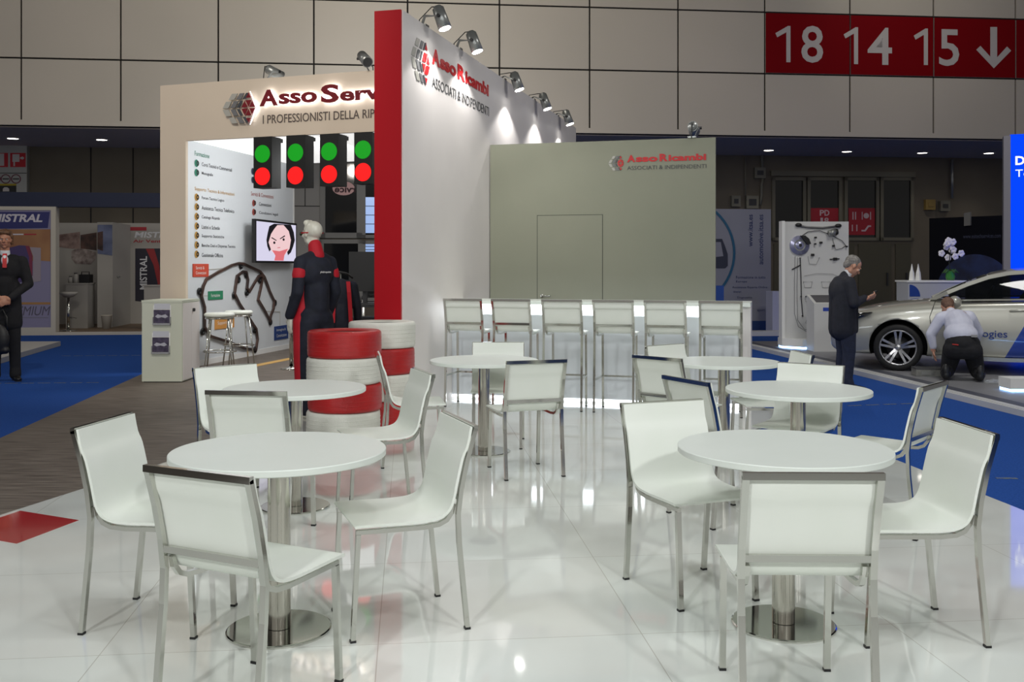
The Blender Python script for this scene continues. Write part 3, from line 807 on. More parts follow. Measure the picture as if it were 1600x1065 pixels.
# traffic light boxes
TGRN = mat('traffic_green', rgb(10, 120, 20), 0.4, emit=rgb(0, 150, 18), es=0.75)
TRD = mat('traffic_red', rgb(190, 20, 20), 0.4, emit=rgb(255, 14, 16), es=0.9)
TBLK = mat('matt_black_board', rgb(12, 13, 13), 0.6)
for i, (xl, xr, yt, yb) in enumerate(((397.4, 426, 214.5, 293), (448.5, 478, 212, 292), (501, 530.5, 210.5, 290), (554.5, 583, 208, 286.5))):
    ua, zt_ = AS.uz(xl, yt); ub, zb_ = AS.uz(xr, yb)
    off = 0.02
    nm = ('leftmost', 'second from left', 'third from left', 'rightmost, by the red wall')[i]
    t = thing('traffic_light', 'black hanging box with green disc above red disc, %s of four' % nm, 'traffic light', AS.w(ua, zb_), 0, 'hanging traffic light boxes')
    mb = MB(); AS.box(mb, ua, ub, zb_, zt_, -0.22 + off, off); mb.build('housing', TBLK, t)
    cx = (ua + ub) / 2 - 0.004; hh = zt_ - zb_
    for nm2, fz, mt in (('green_disc', 0.665, TGRN), ('red_disc', 0.225, TRD)):
        mb = MB(); mb.lathe([(0.0001, 0.004), (0.115, 0.004), (0.117, 0.0)], AS.w(cx, zb_ + hh * fz, off), 32, M=AS.M, smooth=False); mb.build(nm2, mt, t)
    for s in (0.06, 0.2):
        mb = MB(); mb.cyl(AS.w(ua + s, zt_, -0.335), AS.w(ua + s, 3.40, -0.335), 0.004, n=6); 
    mb = MB(); AS.box(mb, ua + 0.03, ub - 0.03, zt_ - 0.05, zt_ + 0.001, -0.30, -0.20 + off); mb.build('mounting_bracket', TBLK, t)

# ------------------------------------------------------------------ information wall
PW = Plane((-4.79, 14.3), (-4.05, 17.95))
ue = PW.uz(458, 300)[0]
t = thing('information_wall', 'white printed wall with service list and race track outline inside the portal', 'wall', PW.w(0, 0.006))
PWH = 3.36
mb = MB(); PW.box(mb, -0.35, ue, 0.006, PWH, -0.08, 0.0); mb.build('panel', mat('printed_white_board', rgb(206, 210, 214), 0.55, spec=0.3), t)
mb = MB(); PW.box(mb, -0.35, ue, 0.006, 0.09, 0.001, 0.014); mb.build('baseboard', WHITE, t)
mb = MB(); PW.box(mb, ue, ue + 0.05, 0.006, PWH, -0.085, 0.004); mb.build('edge_trim', WHITE, t)
TXT = mat('print_grey', rgb(96, 98, 104), 0.7)
def bullets(x, ys, txts, col, tcol):
    for y, s in zip(ys, txts):
        mb = MB(); p = PW.hit(x, y, 0.003)
        mb.lathe([(0.0001, 0.004), (0.056, 0.004)], p, 20, M=PW.M); b = mb.build('list_bullet', col, t)
        mb = MB(); mb.lathe([(0.016, 0.006), (0.040, 0.006)], PW.w(PW.uz(x + 1.6, y)[0], PW.uz(x + 1.6, y)[1], 0.003), 20, M=PW.M); mb.build('bullet_ring', BLACK, b)
        mb = MB(); u0, zc = PW.uz(x + 8.5, y + 1.5); u1, _ = PW.uz(x + 8.5 + len(s) * 1.75, y)
        put_text(mb, s, PW, u0, u1, zc - 0.026, zc + 0.032, off=0.003, bold=0.01); mb.build('list_line', tcol, t)
GRNB = mat('print_green', rgb(40, 122, 98), 0.6); YELB = mat('print_ochre', rgb(176, 134, 66), 0.6); NAVB = mat('print_navy', rgb(40, 48, 74), 0.6); REDB = mat('print_rust', rgb(156, 74, 66), 0.6)
TXTD = mat('print_dark', rgb(60, 62, 68), 0.7)
bullets(306.5, (255, 269.5), ('Corsi Tecnici e Commerciali', 'Monografie'), GRNB, TXTD)
bullets(306.5, (308, 323, 338, 353, 367.5, 382.5, 397), ('Forum Tecnico Logico', 'Assistenza Tecnica Telefonica', 'Catalogo Ricambi', 'Listini e Schede', 'Supporto Statistiche', 'Banche Dati e Dispensa Tecnica', 'Gestionale Officina'), YELB, TXTD)
bullets(394.5, (267.5, 281), ('Area', 'Web'), NAVB, TXTD)
bullets(396, (317, 331), ('Convenzioni', 'Condizioni legali'), REDB, TXTD)
for s, x0, x1, y, m_ in (('Formazione', 304, 327, 239, GRNB), ('Supporto Tecnico & Informazioni', 304, 366, 295, YELB), ('Servizi & Convenzioni', 392, 427, 302, REDB)):
    mb = MB(); u0, zc = PW.uz(x0, y); u1, _ = PW.uz(x1, y); put_text(mb, s, PW, u0, u1, zc - 0.034, zc + 0.034, off=0.003, bold=0.005); mb.build('heading', m_, t)
def labelbox(x0, y0, x1, y1, m_, lines):
    u0, z1_ = PW.uz(x0, y0); u1, z0_ = PW.uz(x1, y1)
    mb = MB(); PW.box(mb, u0, u1, z0_, z1_, 0.003, 0.012); b = mb.build('label_box', m_, t)
    n = len(lines); h = (z1_ - z0_) / (n + 0.6)
    for i, s in enumerate(lines):
        mb = MB(); zc = z1_ - (i + 0.8) * h
        put_text(mb, s, PW, u0 + 0.08, u0 + 0.08 + (u1 - u0 - 0.16) * min(1, len(s) / 11.0), zc - h * 0.30, zc + h * 0.32, off=0.014); mb.build('label_text', WHITE, b)
labelbox(300.5, 412, 325, 432, mat('label_red', rgb(196, 74, 52), 0.6), ['Servizi &', 'Convenzioni'])
labelbox(324.5, 455, 347.5, 467, mat('label_green', rgb(46, 128, 92), 0.6), ['Formazione'])
labelbox(335, 497, 365, 511, mat('label_orange', rgb(206, 146, 76), 0.6), ['Supporto'])
labelbox(428, 510, 449.5, 528, mat('label_navy', rgb(36, 62, 120), 0.6), ['Immagine &', 'Comunicazione'])
track = [(371, 411), (378, 412), (404, 424), (411, 433), (419, 455), (426, 470), (425, 482), (421, 492), (419.5, 501), (411, 485), (401, 468), (406, 445), (408, 434), (406, 430), (402, 431), (394, 444), (387, 456), (383.5, 450), (385, 437), (382, 425),
         (377, 424), (368, 431), (364, 459), (372, 475), (386, 496), (398, 514), (400, 530), (397.5, 546), (380, 544), (355, 534), (326, 525), (317, 511), (317, 480), (312, 462), (315, 447), (320, 436), (340, 424), (360, 414)]
TRK = noisy(mat('track_bronze', rgb(84, 66, 62), 0.5), rgb(38, 30, 30), rgb(84, 62, 54), 3, 2)
o = MB().sweep([PW.hit(x, y, 0.03) for x, y in track], 0, wd=(0.03, 0.038), side=tuple(PW.n), closed=True).build('track_outline', TRK, t)
o2 = MB()
for x, y in ((310, 455), (315, 518), (397, 546), (396, 515), (428, 473), (421, 503), (404, 437), (364, 461), (384, 457), (371, 437), (383, 429), (375, 415)):
    mb = MB(); mb.lathe([(0.022, 0.0), (0.022, 0.02), (0.055, 0.02), (0.055, 0.0)], PW.hit(x, y, 0.01), 16, M=PW.M); mb.build('track_marker', BLACK, o)
for pts in (((326, 421), (352, 419)), ((411, 486), (437, 487), (437, 508)), ((312, 462), (324, 462))):
    MB().sweep([PW.hit(x, y, 0.004) for x, y in pts], 0, wd=(0.006, 0.012), side=tuple(PW.n)).build('connector_line', INK3, t)

# television on the wall
TV = Plane(PW.hit(399, 380, 0.22), PW.hit(463, 380, 0.14))
ut0, zt1 = TV.uz(398.8, 341.5); ut1, zt0 = TV.uz(463.6, 411)
t = thing('television', 'wall mounted television showing a frowning cartoon face with black curly hair', 'television', TV.w(ut0, zt0))
mb = MB(); TV.box(mb, ut0, ut1, zt0, zt1, -0.06, 0.0); mb.build('casing', BLACK, t)
mb = MB(); TV.box(mb, (ut0 + ut1) / 2 - 0.12, (ut0 + ut1) / 2 + 0.12, (zt0 + zt1) / 2 - 0.15, (zt0 + zt1) / 2 + 0.15, -0.12, -0.06); mb.build('wall_mount', BLACK, t)
def emat(n, r, g, b, s=0.9): return mat(n, rgb(0, 0, 0), 0.3, emit=rgb(r, g, b), es=s)
mg = 0.05
su0, su1, sz0, sz1 = ut0 + mg, ut1 - mg, zt0 + 0.035, zt1 - 0.035
mb = MB(); TV.box(mb, su0, su1, sz0, sz1, 0.0, 0.003); scn = mb.build('screen', emat('screen_lavender', 226, 222, 246), t)
def S(x, y): return (su0 + x * (su1 - su0), sz0 + (1 - y) * (sz1 - sz0))
def shape(pts, m_, nm, o0): mb = MB(); TV.poly(mb, [S(*p) for p in pts], o0, o0 + 0.001); mb.build(nm, m_, scn)
shape([(.30, .10), (.42, .02), (.86, .0), (.94, .2), (.97, .42), (.92, .60), (.86, .76), (.78, .84), (.7, .5), (.5, .3), (.40, .50), (.34, .70), (.30, .76), (.25, .62), (.23, .46), (.26, .28)], emat('hair_black', 26, 24, 30), 'picture_hair', 0.0035)
shape([(.50, .05), (.66, .03), (.80, .18), (.86, .42), (.82, .66), (.68, .86), (.50, .88), (.35, .74), (.28, .52), (.34, .30), (.42, .16)], emat('face_pink', 250, 212, 214), 'picture_face', 0.0046)
shape([(.37, .72), (.55, .74), (.78, .66), (.68, .84), (.66, .99), (.42, .99), (.45, .86)], emat('neck_coral', 232, 116, 124), 'picture_neck', 0.0057)
K = emat('ink_black', 24, 22, 28)
shape([(.34, .40), (.36, .38), (.48, .45), (.47, .47)], K, 'picture_brow', 0.0068); shape([(.57, .42), (.56, .40), (.69, .30), (.70, .33)], K, 'picture_brow', 0.0068)
for x, y in ((.42, .52), (.66, .42)):
    shape([(x + .028 * math.cos(a), y + .035 * math.sin(a)) for a in [i * PI / 5 for i in range(10)]], K, 'picture_eye', 0.0068)
shape([(.50, .64), (.57, .63), (.57, .65), (.50, .66)], emat('mouth_rose', 214, 120, 130), 'picture_mouth', 0.0068)

# literature cabinet
KX = Plane((fl(221.5, 598).x, fl(221.5, 598).y), (fl(284.5, 598).x, fl(284.5, 598).y))
kw = KX.uz(284.5, 598)[0]; kh = KX.uz(250, 469)[1]
t = thing('literature_cabinet', 'white cabinet with two leaflet holders at the left end of the cream portal', 'cabinet', KX.w(0, 0.006))
CABW = mat('cabinet_pale_green_white', rgb(196, 200, 184), 0.5)
mb = MB(); KX.box(mb, 0, kw, 0.016, kh - 0.03, -0.70, 0.0); bevel(mb.build('body', CABW, t), 0.004)
mb = MB(); KX.box(mb, -0.004, kw + 0.004, kh - 0.03, kh, -0.704, 0.004); mb.build('top', CABW, t)
mb = MB(); KX.box(mb, 0.02, kw - 0.02, 0.006, 0.016, -0.68, -0.02); mb.build('plinth', BLACK, t)
mb = MB(); mb.bx(KX.w(kw, 0).x, KX.w(kw, 0).x + 0.004, KX.w(0, 0).y + 0.03, KX.w(0, 0).y + 0.36, 0.03, kh - 0.04)
for k in (0,): d1 = mb.build('door', WHITE_WALL, t)
mb = MB(); mb.bx(KX.w(kw, 0).x, KX.w(kw, 0).x + 0.004, KX.w(0, 0).y + 0.365, KX.w(0, 0).y + 0.69, 0.03, kh - 0.04); d2 = mb.build('door', WHITE_WALL, t)
mb = MB(); mb.cyl((KX.w(kw, 0).x + 0.004, KX.w(0, 0).y + 0.42, kh - 0.14), (KX.w(kw, 0).x + 0.03, KX.w(0, 0).y + 0.42, kh - 0.14), 0.022, n=14); mb.build('lock', BLACK, d2)
ACR = mat('clear_acrylic', rgb(190, 192, 196), 0.15, alpha=0.55)
LEAF = mat('leaflet_violet', rgb(58, 50, 72), 0.5)
noisy(LEAF, rgb(44, 38, 58), rgb(84, 76, 98), 22, 3)
for y0, y1, lab in ((474, 507, 'leaflet holder higher on the white cabinet front'), (517, 552, 'leaflet holder lower on the white cabinet front')):
    x0, x1 = (240, 267.5) if y0 < 500 else (238, 266)
    ua, zt_ = KX.uz(x0, y0); ub, zb_ = KX.uz(x1, y1)
    h = thing('leaflet_holder', lab, 'leaflet holder', KX.w(ua, zb_, 0.004), 0, 'leaflet holders on the white cabinet')
    mb = MB(); KX.box(mb, ua, ub, zb_, zt_ - 0.02, 0.004, 0.008); mb.build('back_plate', WHITE, h)
    mb = MB(); KX.box(mb, ua, ub, zb_, zb_ + 0.02, 0.008, 0.045); KX.box(mb, ua, ua + .006, zb_, zb_ + 0.10, 0.008, 0.045); KX.box(mb, ub - .006, ub, zb_, zb_ + 0.10, 0.008, 0.045); mb.build('tray', ACR, h)
    mb = MB(); KX.box(mb, ua + 0.012, ub - 0.012, zb_ + 0.022, zt_ - 0.08, 0.012, 0.030); lf = mb.build('leaflet', LEAF, h)
    mb = MB(); um = (ua + ub) / 2; zm = (zb_ + zt_ - 0.06) / 2
    KX.poly(mb, [(ua + .03, zm), (um - .05, zm + .03), (um, zm + .015), (um + .05, zm + .03), (ub - .03, zm), (um + .05, zm - .02), (um, zm - .008), (um - .05, zm - .02)], 0.031, 0.033); mb.build('leaflet_picture', mat('leaflet_silver', rgb(170, 170, 180), 0.5), lf)
    mb = MB(); KX.box(mb, ua + 0.012, ub - 0.012, zt_ - 0.07, zt_ - 0.0, 0.009, 0.012); mb.build('header_card', mat('leaflet_card', rgb(190, 192, 200), 0.5), h)

# round stools before the information wall
def round_stool(x, y, zs_, lab, lean):
    t = thing('bar_stool', lab, 'bar stool', (x, y, 0.006), 0, 'round seated chrome stools')
    r = 0.205
    o = MB().lathe([(0.0001, zs_ - 0.055), (r - 0.02, zs_ - 0.055), (r, zs_ - 0.04), (r, zs_ - 0.015), (r - 0.02, zs_), (0.0001, zs_ + 0.004)], n=40).build('seat', LEATHER, t, True); normals(o)
    MB().sweep([(0.185 * math.cos(a), 0.185 * math.sin(a), zs_ - 0.075) for a in [i * 2 * PI / 24 for i in range(24)]], 0.011, 8, closed=True).build('seat_ring', CHROME, t, True)
    for k in range(4):
        a = PI / 4 + k * PI / 2 + lean
        MB().sweep([(0.17 * math.cos(a), 0.17 * math.sin(a), zs_ - 0.07), (0.23 * math.cos(a), 0.23 * math.sin(a), 0.30), (0.27 * math.cos(a), 0.27 * math.sin(a), 0.0)], 0.011, 8).build('leg', CHROME, t, True)
    MB().sweep([(0.225 * math.cos(a), 0.225 * math.sin(a), 0.32) for a in [i * 2 * PI / 24 for i in range(24)]], 0.009, 8, closed=True).build('footrest', CHROME, t, True)
p = at(343, 489, 13.6); round_stool(p.x, p.y, p.z, 'round white seated chrome stool, the nearer left one before the track outline', 0.2)
p = at(373, 485.5, 14.7); round_stool(p.x, p.y, p.z, 'round white seated chrome stool, the farther right one before the track outline', 0.5)

# stanchion posts and floor tape
def post(p, h, lab):
    t = thing('stanchion_post', lab, 'stanchion', (p.x, p.y, 0.006), 0, 'chrome queue posts')
    o = MB().lathe([(0.0001, 0.0), (0.155, 0.0), (0.16, 0.008), (0.05, 0.03), (0.035, 0.04)], n=32).build('base', CHROME, t, True); normals(o)
    MB().cyl((0, 0, 0.035), (0, 0, h - 0.06), 0.027, n=20).build('post', CHROME, t, True)
    MB().lathe([(0.027, h - 0.06), (0.032, h - 0.055), (0.032, h - 0.005), (0.02, h), (0.0001, h)], n=20).build('head', DARK, t, True)
post(fl(455, 577), 1.06, 'chrome queue post just left of the dressed mannequin')
post(fl(568, 560), 1.02, 'chrome queue post beside the red wall edge behind the tyres')
a = fl(393, 573); b = fl(458, 560); mb = MB(); mb.sweep([a + Vector((0, 0, 0.008)), b + Vector((0, 0, 0.008))], 0, wd=(0.16, 0.003), side=(-0.5, 0.8, 0))
tag(mb.build('floor_tape', mat('yellow_floor_tape', rgb(206, 164, 92), 0.5)), 'yellow tape strip on grey floor behind the round stools', 'tape')

# monitor and workbench behind the opening
t = thing('monitor', 'large black monitor seen from behind left of the red wall edge', 'monitor', at(575, 455, 13.5))
q0 = at(545, 455, 13.5); q1 = at(604, 393, 13.5)
MB().bx(q0.x, q1.x, 13.5, 13.56, q0.z, q1.z).build('casing', BLACK, t)
MB().bx(q0.x + .18, q0.x + .24, 13.56, 13.62, 1.0, q1.z - 0.1).build('stand_column', DARK, t)
MB().bx(q0.x + .05, q0.x + .45, 13.5, 13.75, 0.985, 1.0).build('stand_foot', DARK, t)
t = thing('workbench', 'dark metal workbench carrying the black monitor behind the tyres', 'workbench', (q0.x, 13.4, 0.006))
MB().bx(q0.x - 0.45, q0.x + 0.75, 13.3, 13.9, 0.945, 0.985).build('worktop', DARK, t)
for sx in (-0.42, 0.69):
    for sy in (13.33, 13.84): MB().bx(q0.x + sx, q0.x + sx + .04, sy, sy + .04, 0.006, 0.945).build('leg', DARK, t)
MB().bx(q0.x - 0.38, q0.x + 0.68, 13.36, 13.84, 0.25, 0.80).build('cabinet', BLACK, t)
t = thing('tool_box', 'small silver box on the dark workbench beside the monitor', 'tool box', (q0.x - 0.3, 13.5, 0.985))
MB().bx(q0.x - 0.36, q0.x - 0.12, 13.45, 13.62, 0.985, 1.10).build('body', SILV, t)
MB().bx(q0.x - 0.37, q0.x - 0.11, 13.44, 13.63, 1.10, 1.12).build('lid', WHITE, t)

# ------------------------------------------------------------------ glazed facade behind the portal
WFR = mat('window_frame_grey', rgb(120, 118, 112), 0.5, 0.2)
WGL = mat('dark_window_glass', rgb(14, 15, 17), 0.05, 0, spec=0.35)
SKYG = mat('daylight_window', rgb(120, 150, 200), 0.2, emit=rgb(150, 178, 226), es=0.8)
CLAD = mat('grey_lower_cladding', rgb(150, 146, 138), 0.6)
def hb(px, py): return HB.uz(px, py)
mb = MB(); ua, za = hb(448, 250); ub, zb_ = hb(500, 700)
HB.box(mb, ua, ub, 0, za + 0.4, 0.0, 0.05); mb.cur = 1
for x in (477,): u_ = hb(x, 300)[0]; HB.box(mb, u_ - .012, u_ + .012, hb(x, 322)[1], za + 0.4, 0.05, 0.054)
z_ = hb(470, 322)[1]; HB.box(mb, ua, ub, z_ - .012, z_ + .012, 0.05, 0.054)
struct(mb.build('wall_cladding', [CLAD, GAP]))
def window(n, x0, y0, x1, y1, g, fw=0.10):
    ua, zt_ = hb(x0, y0); ub, zb_ = hb(x1, y1)
    t = bpy.data.objects.new('window_%d' % n, None); COL.objects.link(t); t.location = HB.w((ua + ub) / 2, zb_); struct(t)
    mb = MB()
    for a, b, c, d in ((ua, ua + fw, zb_, zt_), (ub - fw, ub, zb_, zt_), (ua, ub, zt_ - fw, zt_), (ua, ub, zb_, zb_ + fw)): HB.box(mb, a, b, c, d, 0.0, 0.09)
    struct(mb.build('window_frame', WFR, t))
    mb = MB(); HB.box(mb, ua + fw, ub - fw, zb_ + fw, zt_ - fw, 0.01, 0.03); p = struct(mb.build('window_pane', g, t)); return t, p
window(1, 500, 246, 566, 372, WGL, 0.16)
window(2, 566, 262, 600, 372, WGL, 0.10)
window(3, 500, 374, 566, 470, WGL, 0.12)
window(4, 566, 376, 600, 470, WGL, 0.10)
for y0, y1 in ((308, 364), (380, 400)):
    mb = MB(); ua, zt_ = hb(570, y0); ub, zb_ = hb(600, y1); HB.box(mb, ua, ub, zb_, zt_, 0.031, 0.04)
    o = mb.build('window_pane', SKYG, bpy.data.objects['window_2' if y0 < 350 else 'window_4']); struct(o)
    mb = MB()
    for k in (1, 2, 3): z = zb_ + (zt_ - zb_) * k / 4; HB.box(mb, ua, ub, z - .01, z + .01, 0.041, 0.05)
    struct(mb.build('window_bar', GAP, o))
t = thing('painted_reflection', 'painted reflection of backlit sign lettering on the dark glass behind the portal', 'sign', HB.w(*hb(524, 300)))  # reflection of the portal sign, painted as mirrored decal with a weak glow
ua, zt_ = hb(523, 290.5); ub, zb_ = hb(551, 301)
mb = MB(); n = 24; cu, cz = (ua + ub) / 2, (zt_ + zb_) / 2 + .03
HB.poly(mb, [(cu + .33 * math.cos(2 * PI * k / n), cz + .21 * math.sin(2 * PI * k / n)) for k in range(n)], 0.032, 0.036); mb.build('reflected_glow', mat('painted_sign_glow', rgb(150, 120, 116), 0.6, emit=rgb(150, 116, 112), es=0.45), t)
mb = MB(); put_text(mb, 'rvice', HB, ua, ub + .08, zb_, zt_, off=0.038, bold=0.03, mirror=True); mb.build('lettering', mat('reflected_maroon', rgb(60, 14, 22), 0.6), t)

# ================================================================== left stand with posters
mp = fl(90, 523.4); MP = Plane(mp, mp + HD)
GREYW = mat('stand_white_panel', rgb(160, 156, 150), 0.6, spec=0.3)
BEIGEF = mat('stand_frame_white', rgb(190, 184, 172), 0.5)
NAVY = mat('navy_fascia', rgb(26, 34, 62), 0.6)
t = thing('exhibition_stand', 'dim filter maker stand with navy fascia beyond the blue carpet at left', 'stand', MP.w(0, 0.0))
D2 = 3.4
mb = MB(); ua = U(MP, -60); ub = U(MP, 330); zt_ = MP.uz(120, 300.5)[1]; zb_ = MP.uz(120, 323)[1]
MP.box(mb, ua, ub, zb_, zt_, -0.3, 0.0); mb.build('fascia', NAVY, t)
mb = MB(); MP.box(mb, ua, ub, 0.0, 0.05, -D2 + 0.001, 0.0); mb.build('floor_platform', noisy(mat('brown_stand_floor', rgb(112, 92, 72), 0.5), rgb(96, 78, 60), rgb(128, 106, 84), 3, 4, stretch=(1, 6, 1)), t)
mb = MB(); MP.box(mb, ua, ub, 0.0, 0.07, 0.001, 0.02); mb.build('platform_edge', BEIGEF, t)
MQ = Plane(MP.w(0, 0, -D2), MP.w(1, 0, -D2))
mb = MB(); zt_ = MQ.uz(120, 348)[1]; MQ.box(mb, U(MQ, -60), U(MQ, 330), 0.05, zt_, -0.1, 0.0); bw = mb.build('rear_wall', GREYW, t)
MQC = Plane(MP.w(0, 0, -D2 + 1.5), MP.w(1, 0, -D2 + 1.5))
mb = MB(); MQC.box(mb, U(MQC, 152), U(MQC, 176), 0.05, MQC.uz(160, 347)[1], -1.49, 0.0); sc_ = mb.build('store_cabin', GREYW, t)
mb = MB(); u_ = U(MQC, 176); mb.sweep([MQC.w(u_ + 0.001, 1.25, -0.35), MQC.w(u_ + 0.03, 1.25, -0.35), MQC.w(u_ + 0.03, 1.25, -0.48)], 0.012, 6); mb.build('door_handle', SILV, sc_)
def flat(plane, pts, m_, nm, par, o0=0.002, o1=0.006):
    mb = MB(); plane.pxpoly(mb, pts, o0, o1); return mb.build(nm, m_, par)
PH1 = noisy(mat('engine_photo_brown', rgb(120, 96, 90), 0.6), rgb(90, 68, 64), rgb(160, 136, 128), 5, 4)
PH2 = noisy(mat('engine_photo_dark', rgb(60, 50, 48), 0.6), rgb(40, 34, 32), rgb(100, 70, 62), 6, 4)
PH3 = noisy(mat('engine_photo_blue', rgb(96, 104, 134), 0.6), rgb(84, 92, 122), rgb(120, 128, 158), 3, 3)
PH4 = noisy(mat('carburettor_photo', rgb(130, 110, 108), 0.6), rgb(84, 66, 66), rgb(176, 164, 158), 7, 4)
flat(MQ, [(80, 368), (125, 362), (125, 389), (108, 388), (80, 384)], PH1, 'engine_picture', bw)
flat(MQ, [(126, 367), (151, 363), (151, 391), (126, 388)], PH2, 'engine_picture', bw)
flat(MQC, [(152.5, 351), (175.5, 351), (175.5, 399), (152.5, 396)], PH3, 'blue_picture', sc_)
flat(MQC, [(152.5, 363), (161, 361), (161, 392), (152.5, 389)], PH2, 'engine_picture', sc_, 0.007, 0.009)
flat(MQ, [(112, 392), (120, 388), (135, 389), (150, 394), (150, 404), (142, 413), (118, 412), (112, 404)], PH4, 'engine_picture', bw, 0.007, 0.010)
SRED = mat('print_crimson', rgb(160, 40, 52), 0.6); PALE = mat('print_pale', rgb(206, 206, 210), 0.6)
flat(MQ, [(197, 354.5), (229, 354.5), (229, 360), (197, 360)], SRED, 'red_strip', bw)
mb = MB(); px_text(mb, 'MISTRAL', MQ, 210, 362, 280, 371.5, bold=0.03, shear=0.25); mb.build('brand_lettering', PALE, bw)
mb = MB(); px_text(mb, 'Air Ventilation', MQ, 208, 374, 282, 379, bold=0.02); mb.build('small_lettering', SRED, bw)
flat(MQ, [(211.5, 388), (290, 388), (290, 477), (211.5, 470)], mat('poster_navy', rgb(34, 32, 46), 0.6), 'dark_poster', bw)
flat(MQ, [(228, 388.5), (241, 388.5), (249, 415), (252, 445), (247, 445), (240, 414)], mat('poster_red_arc', rgb(140, 36, 40), 0.6), 'red_arc', bw, 0.007, 0.009)
mb = MB(); u0, z1_ = MQ.uz(218.5, 400); u1, z0_ = MQ.uz(230, 452); put_text(mb, 'MISTRAL', MQ, u0, u1, z0_, z1_, off=0.008, bold=0.02, vertical=True); mb.build('vertical_lettering', PALE, bw)
# light box with the large poster
t = thing('light_box', 'white framed poster box with blue and orange product print behind the left man', 'poster box', MP.w(U(MP, 40), 0.07))
ua, ub = U(MP, -60), U(MP, 87.5); zt_ = MP.uz(40, 322.5)[1]
mb = MB()
for a, b, c, d in ((ub - .10, ub, 0.07, zt_), (ua, ua + .1, 0.07, zt_), (ua + .1, ub - .1, zt_ - 0.08, zt_), (ua + .1, ub - .1, 0.07, 0.17)): MP.box(mb, a, b, c, d, -0.2, 0.021)
mb.build('frame', BEIGEF, t)
flat_l = flat(MP, [(-58, 328), (80, 328), (80, 518), (-58, 518)], mat('poster_lavender', rgb(132, 128, 158), 0.55), 'poster', t, -0.05, 0.005)
flat(MP, [(-58, 358), (79, 358), (79, 408), (60, 407), (20, 410), (-58, 420)], noisy(mat('poster_orange', rgb(150, 104, 72), 0.6), rgb(130, 84, 60), rgb(166, 124, 84), 1.5, 2), 'orange_field', flat_l, 0.006, 0.008)
flat(MP, [(-58, 331), (78, 331), (75, 356), (-58, 358)], mat('poster_blue', rgb(42, 44, 104), 0.55), 'blue_banner', flat_l, 0.009, 0.011)
mb = MB(); px_text(mb, 'MISTRAL', MP, -14, 334, 66, 347, off=0.013, bold=0.035, shear=0.25); mb.build('brand_lettering', mat('poster_white', rgb(200, 196, 206), 0.5), flat_l)
flat(MP, [(15, 387), (30, 383), (46, 384), (51, 400), (51, 430), (46, 440), (20, 441), (8, 436)], mat('poster_purple', rgb(70, 56, 104), 0.55), 'product_drum', flat_l, 0.009, 0.011)
flat(MP, [(40, 384), (46, 384), (51, 400), (51, 430), (46, 440), (42, 440), (46, 425), (46, 402)], mat('poster_magenta', rgb(122, 44, 70), 0.55), 'product_stripe', flat_l, 0.012, 0.013)
flat(MP, [(47, 386), (64, 387), (64, 439), (47, 441), (52, 430), (52, 400)], mat('poster_pale_box', rgb(150, 140, 150), 0.55), 'product_box', flat_l, 0.009, 0.011)
flat(MP, [(-58, 472), (79, 472), (79, 475.5), (-58, 475.5)], mat('poster_ochre', rgb(160, 118, 70), 0.55), 'ochre_line', flat_l, 0.006, 0.008)
flat(MP, [(-58, 495.5), (76, 495.5), (76, 496.3), (-58, 496.3)], INK2, 'thin_line', flat_l, 0.006, 0.008)
flat(MP, [(16, 365), (37, 365), (37, 367), (16, 367)], mat('poster_white', rgb(200, 196, 206), 0.5), 'white_dash', flat_l, 0.009, 0.011)
flat(MP, [(38, 365), (57, 365), (57, 367), (38, 367)], SRED, 'red_dash', flat_l, 0.009, 0.011)
mb = MB(); px_text(mb, 'PREMIUM', MP, 8, 478.5, 76, 492.5, off=0.007, shear=0.2); mb.build('large_lettering', mat('poster_grey_ink', rgb(84, 80, 96), 0.6), flat_l)
# furniture of the stand
q = MP.w(U(MP, 105), 0.05, -1.6)
def standat(px, dpt): 
    pl = Plane(MP.w(0, 0, -dpt), MP.w(1, 0, -dpt)); return pl, U(pl, px)
pl, u0 = standat(103, 1.6); _, u1_ = standat(137, 1.6)
t = thing('reception_counter', 'small white counter inside the dim stand at left', 'counter', pl.w(u0, 0.05))
zt_ = pl.uz(120, 442)[1]
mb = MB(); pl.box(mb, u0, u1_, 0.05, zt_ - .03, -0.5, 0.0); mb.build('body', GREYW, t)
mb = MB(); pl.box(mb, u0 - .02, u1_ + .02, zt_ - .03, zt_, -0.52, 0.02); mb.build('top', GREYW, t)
t = thing('tool_case', 'black case standing on the small counter of the left stand', 'case', pl.w(u0 + .2, zt_))
mb = MB(); pl.box(mb, U(pl, 121), U(pl, 137), zt_, zt_ + 0.20, -0.4, -0.1); mb.build('case_body', BLACK, t)
mb = MB(); mb.sweep([pl.w(U(pl, 122), zt_ + .20, -.25), pl.w(U(pl, 122), zt_ + .26, -.25), pl.w(U(pl, 134), zt_ + .26, -.25), pl.w(U(pl, 134), zt_ + .2, -.25)], 0.012, 6); mb.build('handle', BLACK, t)
for px, h_, lab in ((115.5, 0.24, 'pale canister beside the black case on the stand counter'), (107.5, 0.16, 'small pale jar at the left edge of the stand counter')):
    p = pl.w(U(pl, px), zt_, -0.12); t = thing('canister', lab, 'canister', p)
    o = MB().lathe([(0.0001, 0), (0.055, 0), (0.055, h_ * .75), (0.03, h_ * .85), (0.03, h_ * .9)], n=20).build('body', GREYW, t, True); normals(o)
    MB().cyl((0, 0, h_ * .9), (0, 0, h_), 0.035, n=16).build('lid', DARK, t, True)
pl2, ub_ = standat(166.5, 1.35)
p = pl2.w(ub_, 0.05); t = thing('waste_bin', 'small pale waste bin on the floor of the left stand', 'bin', p)
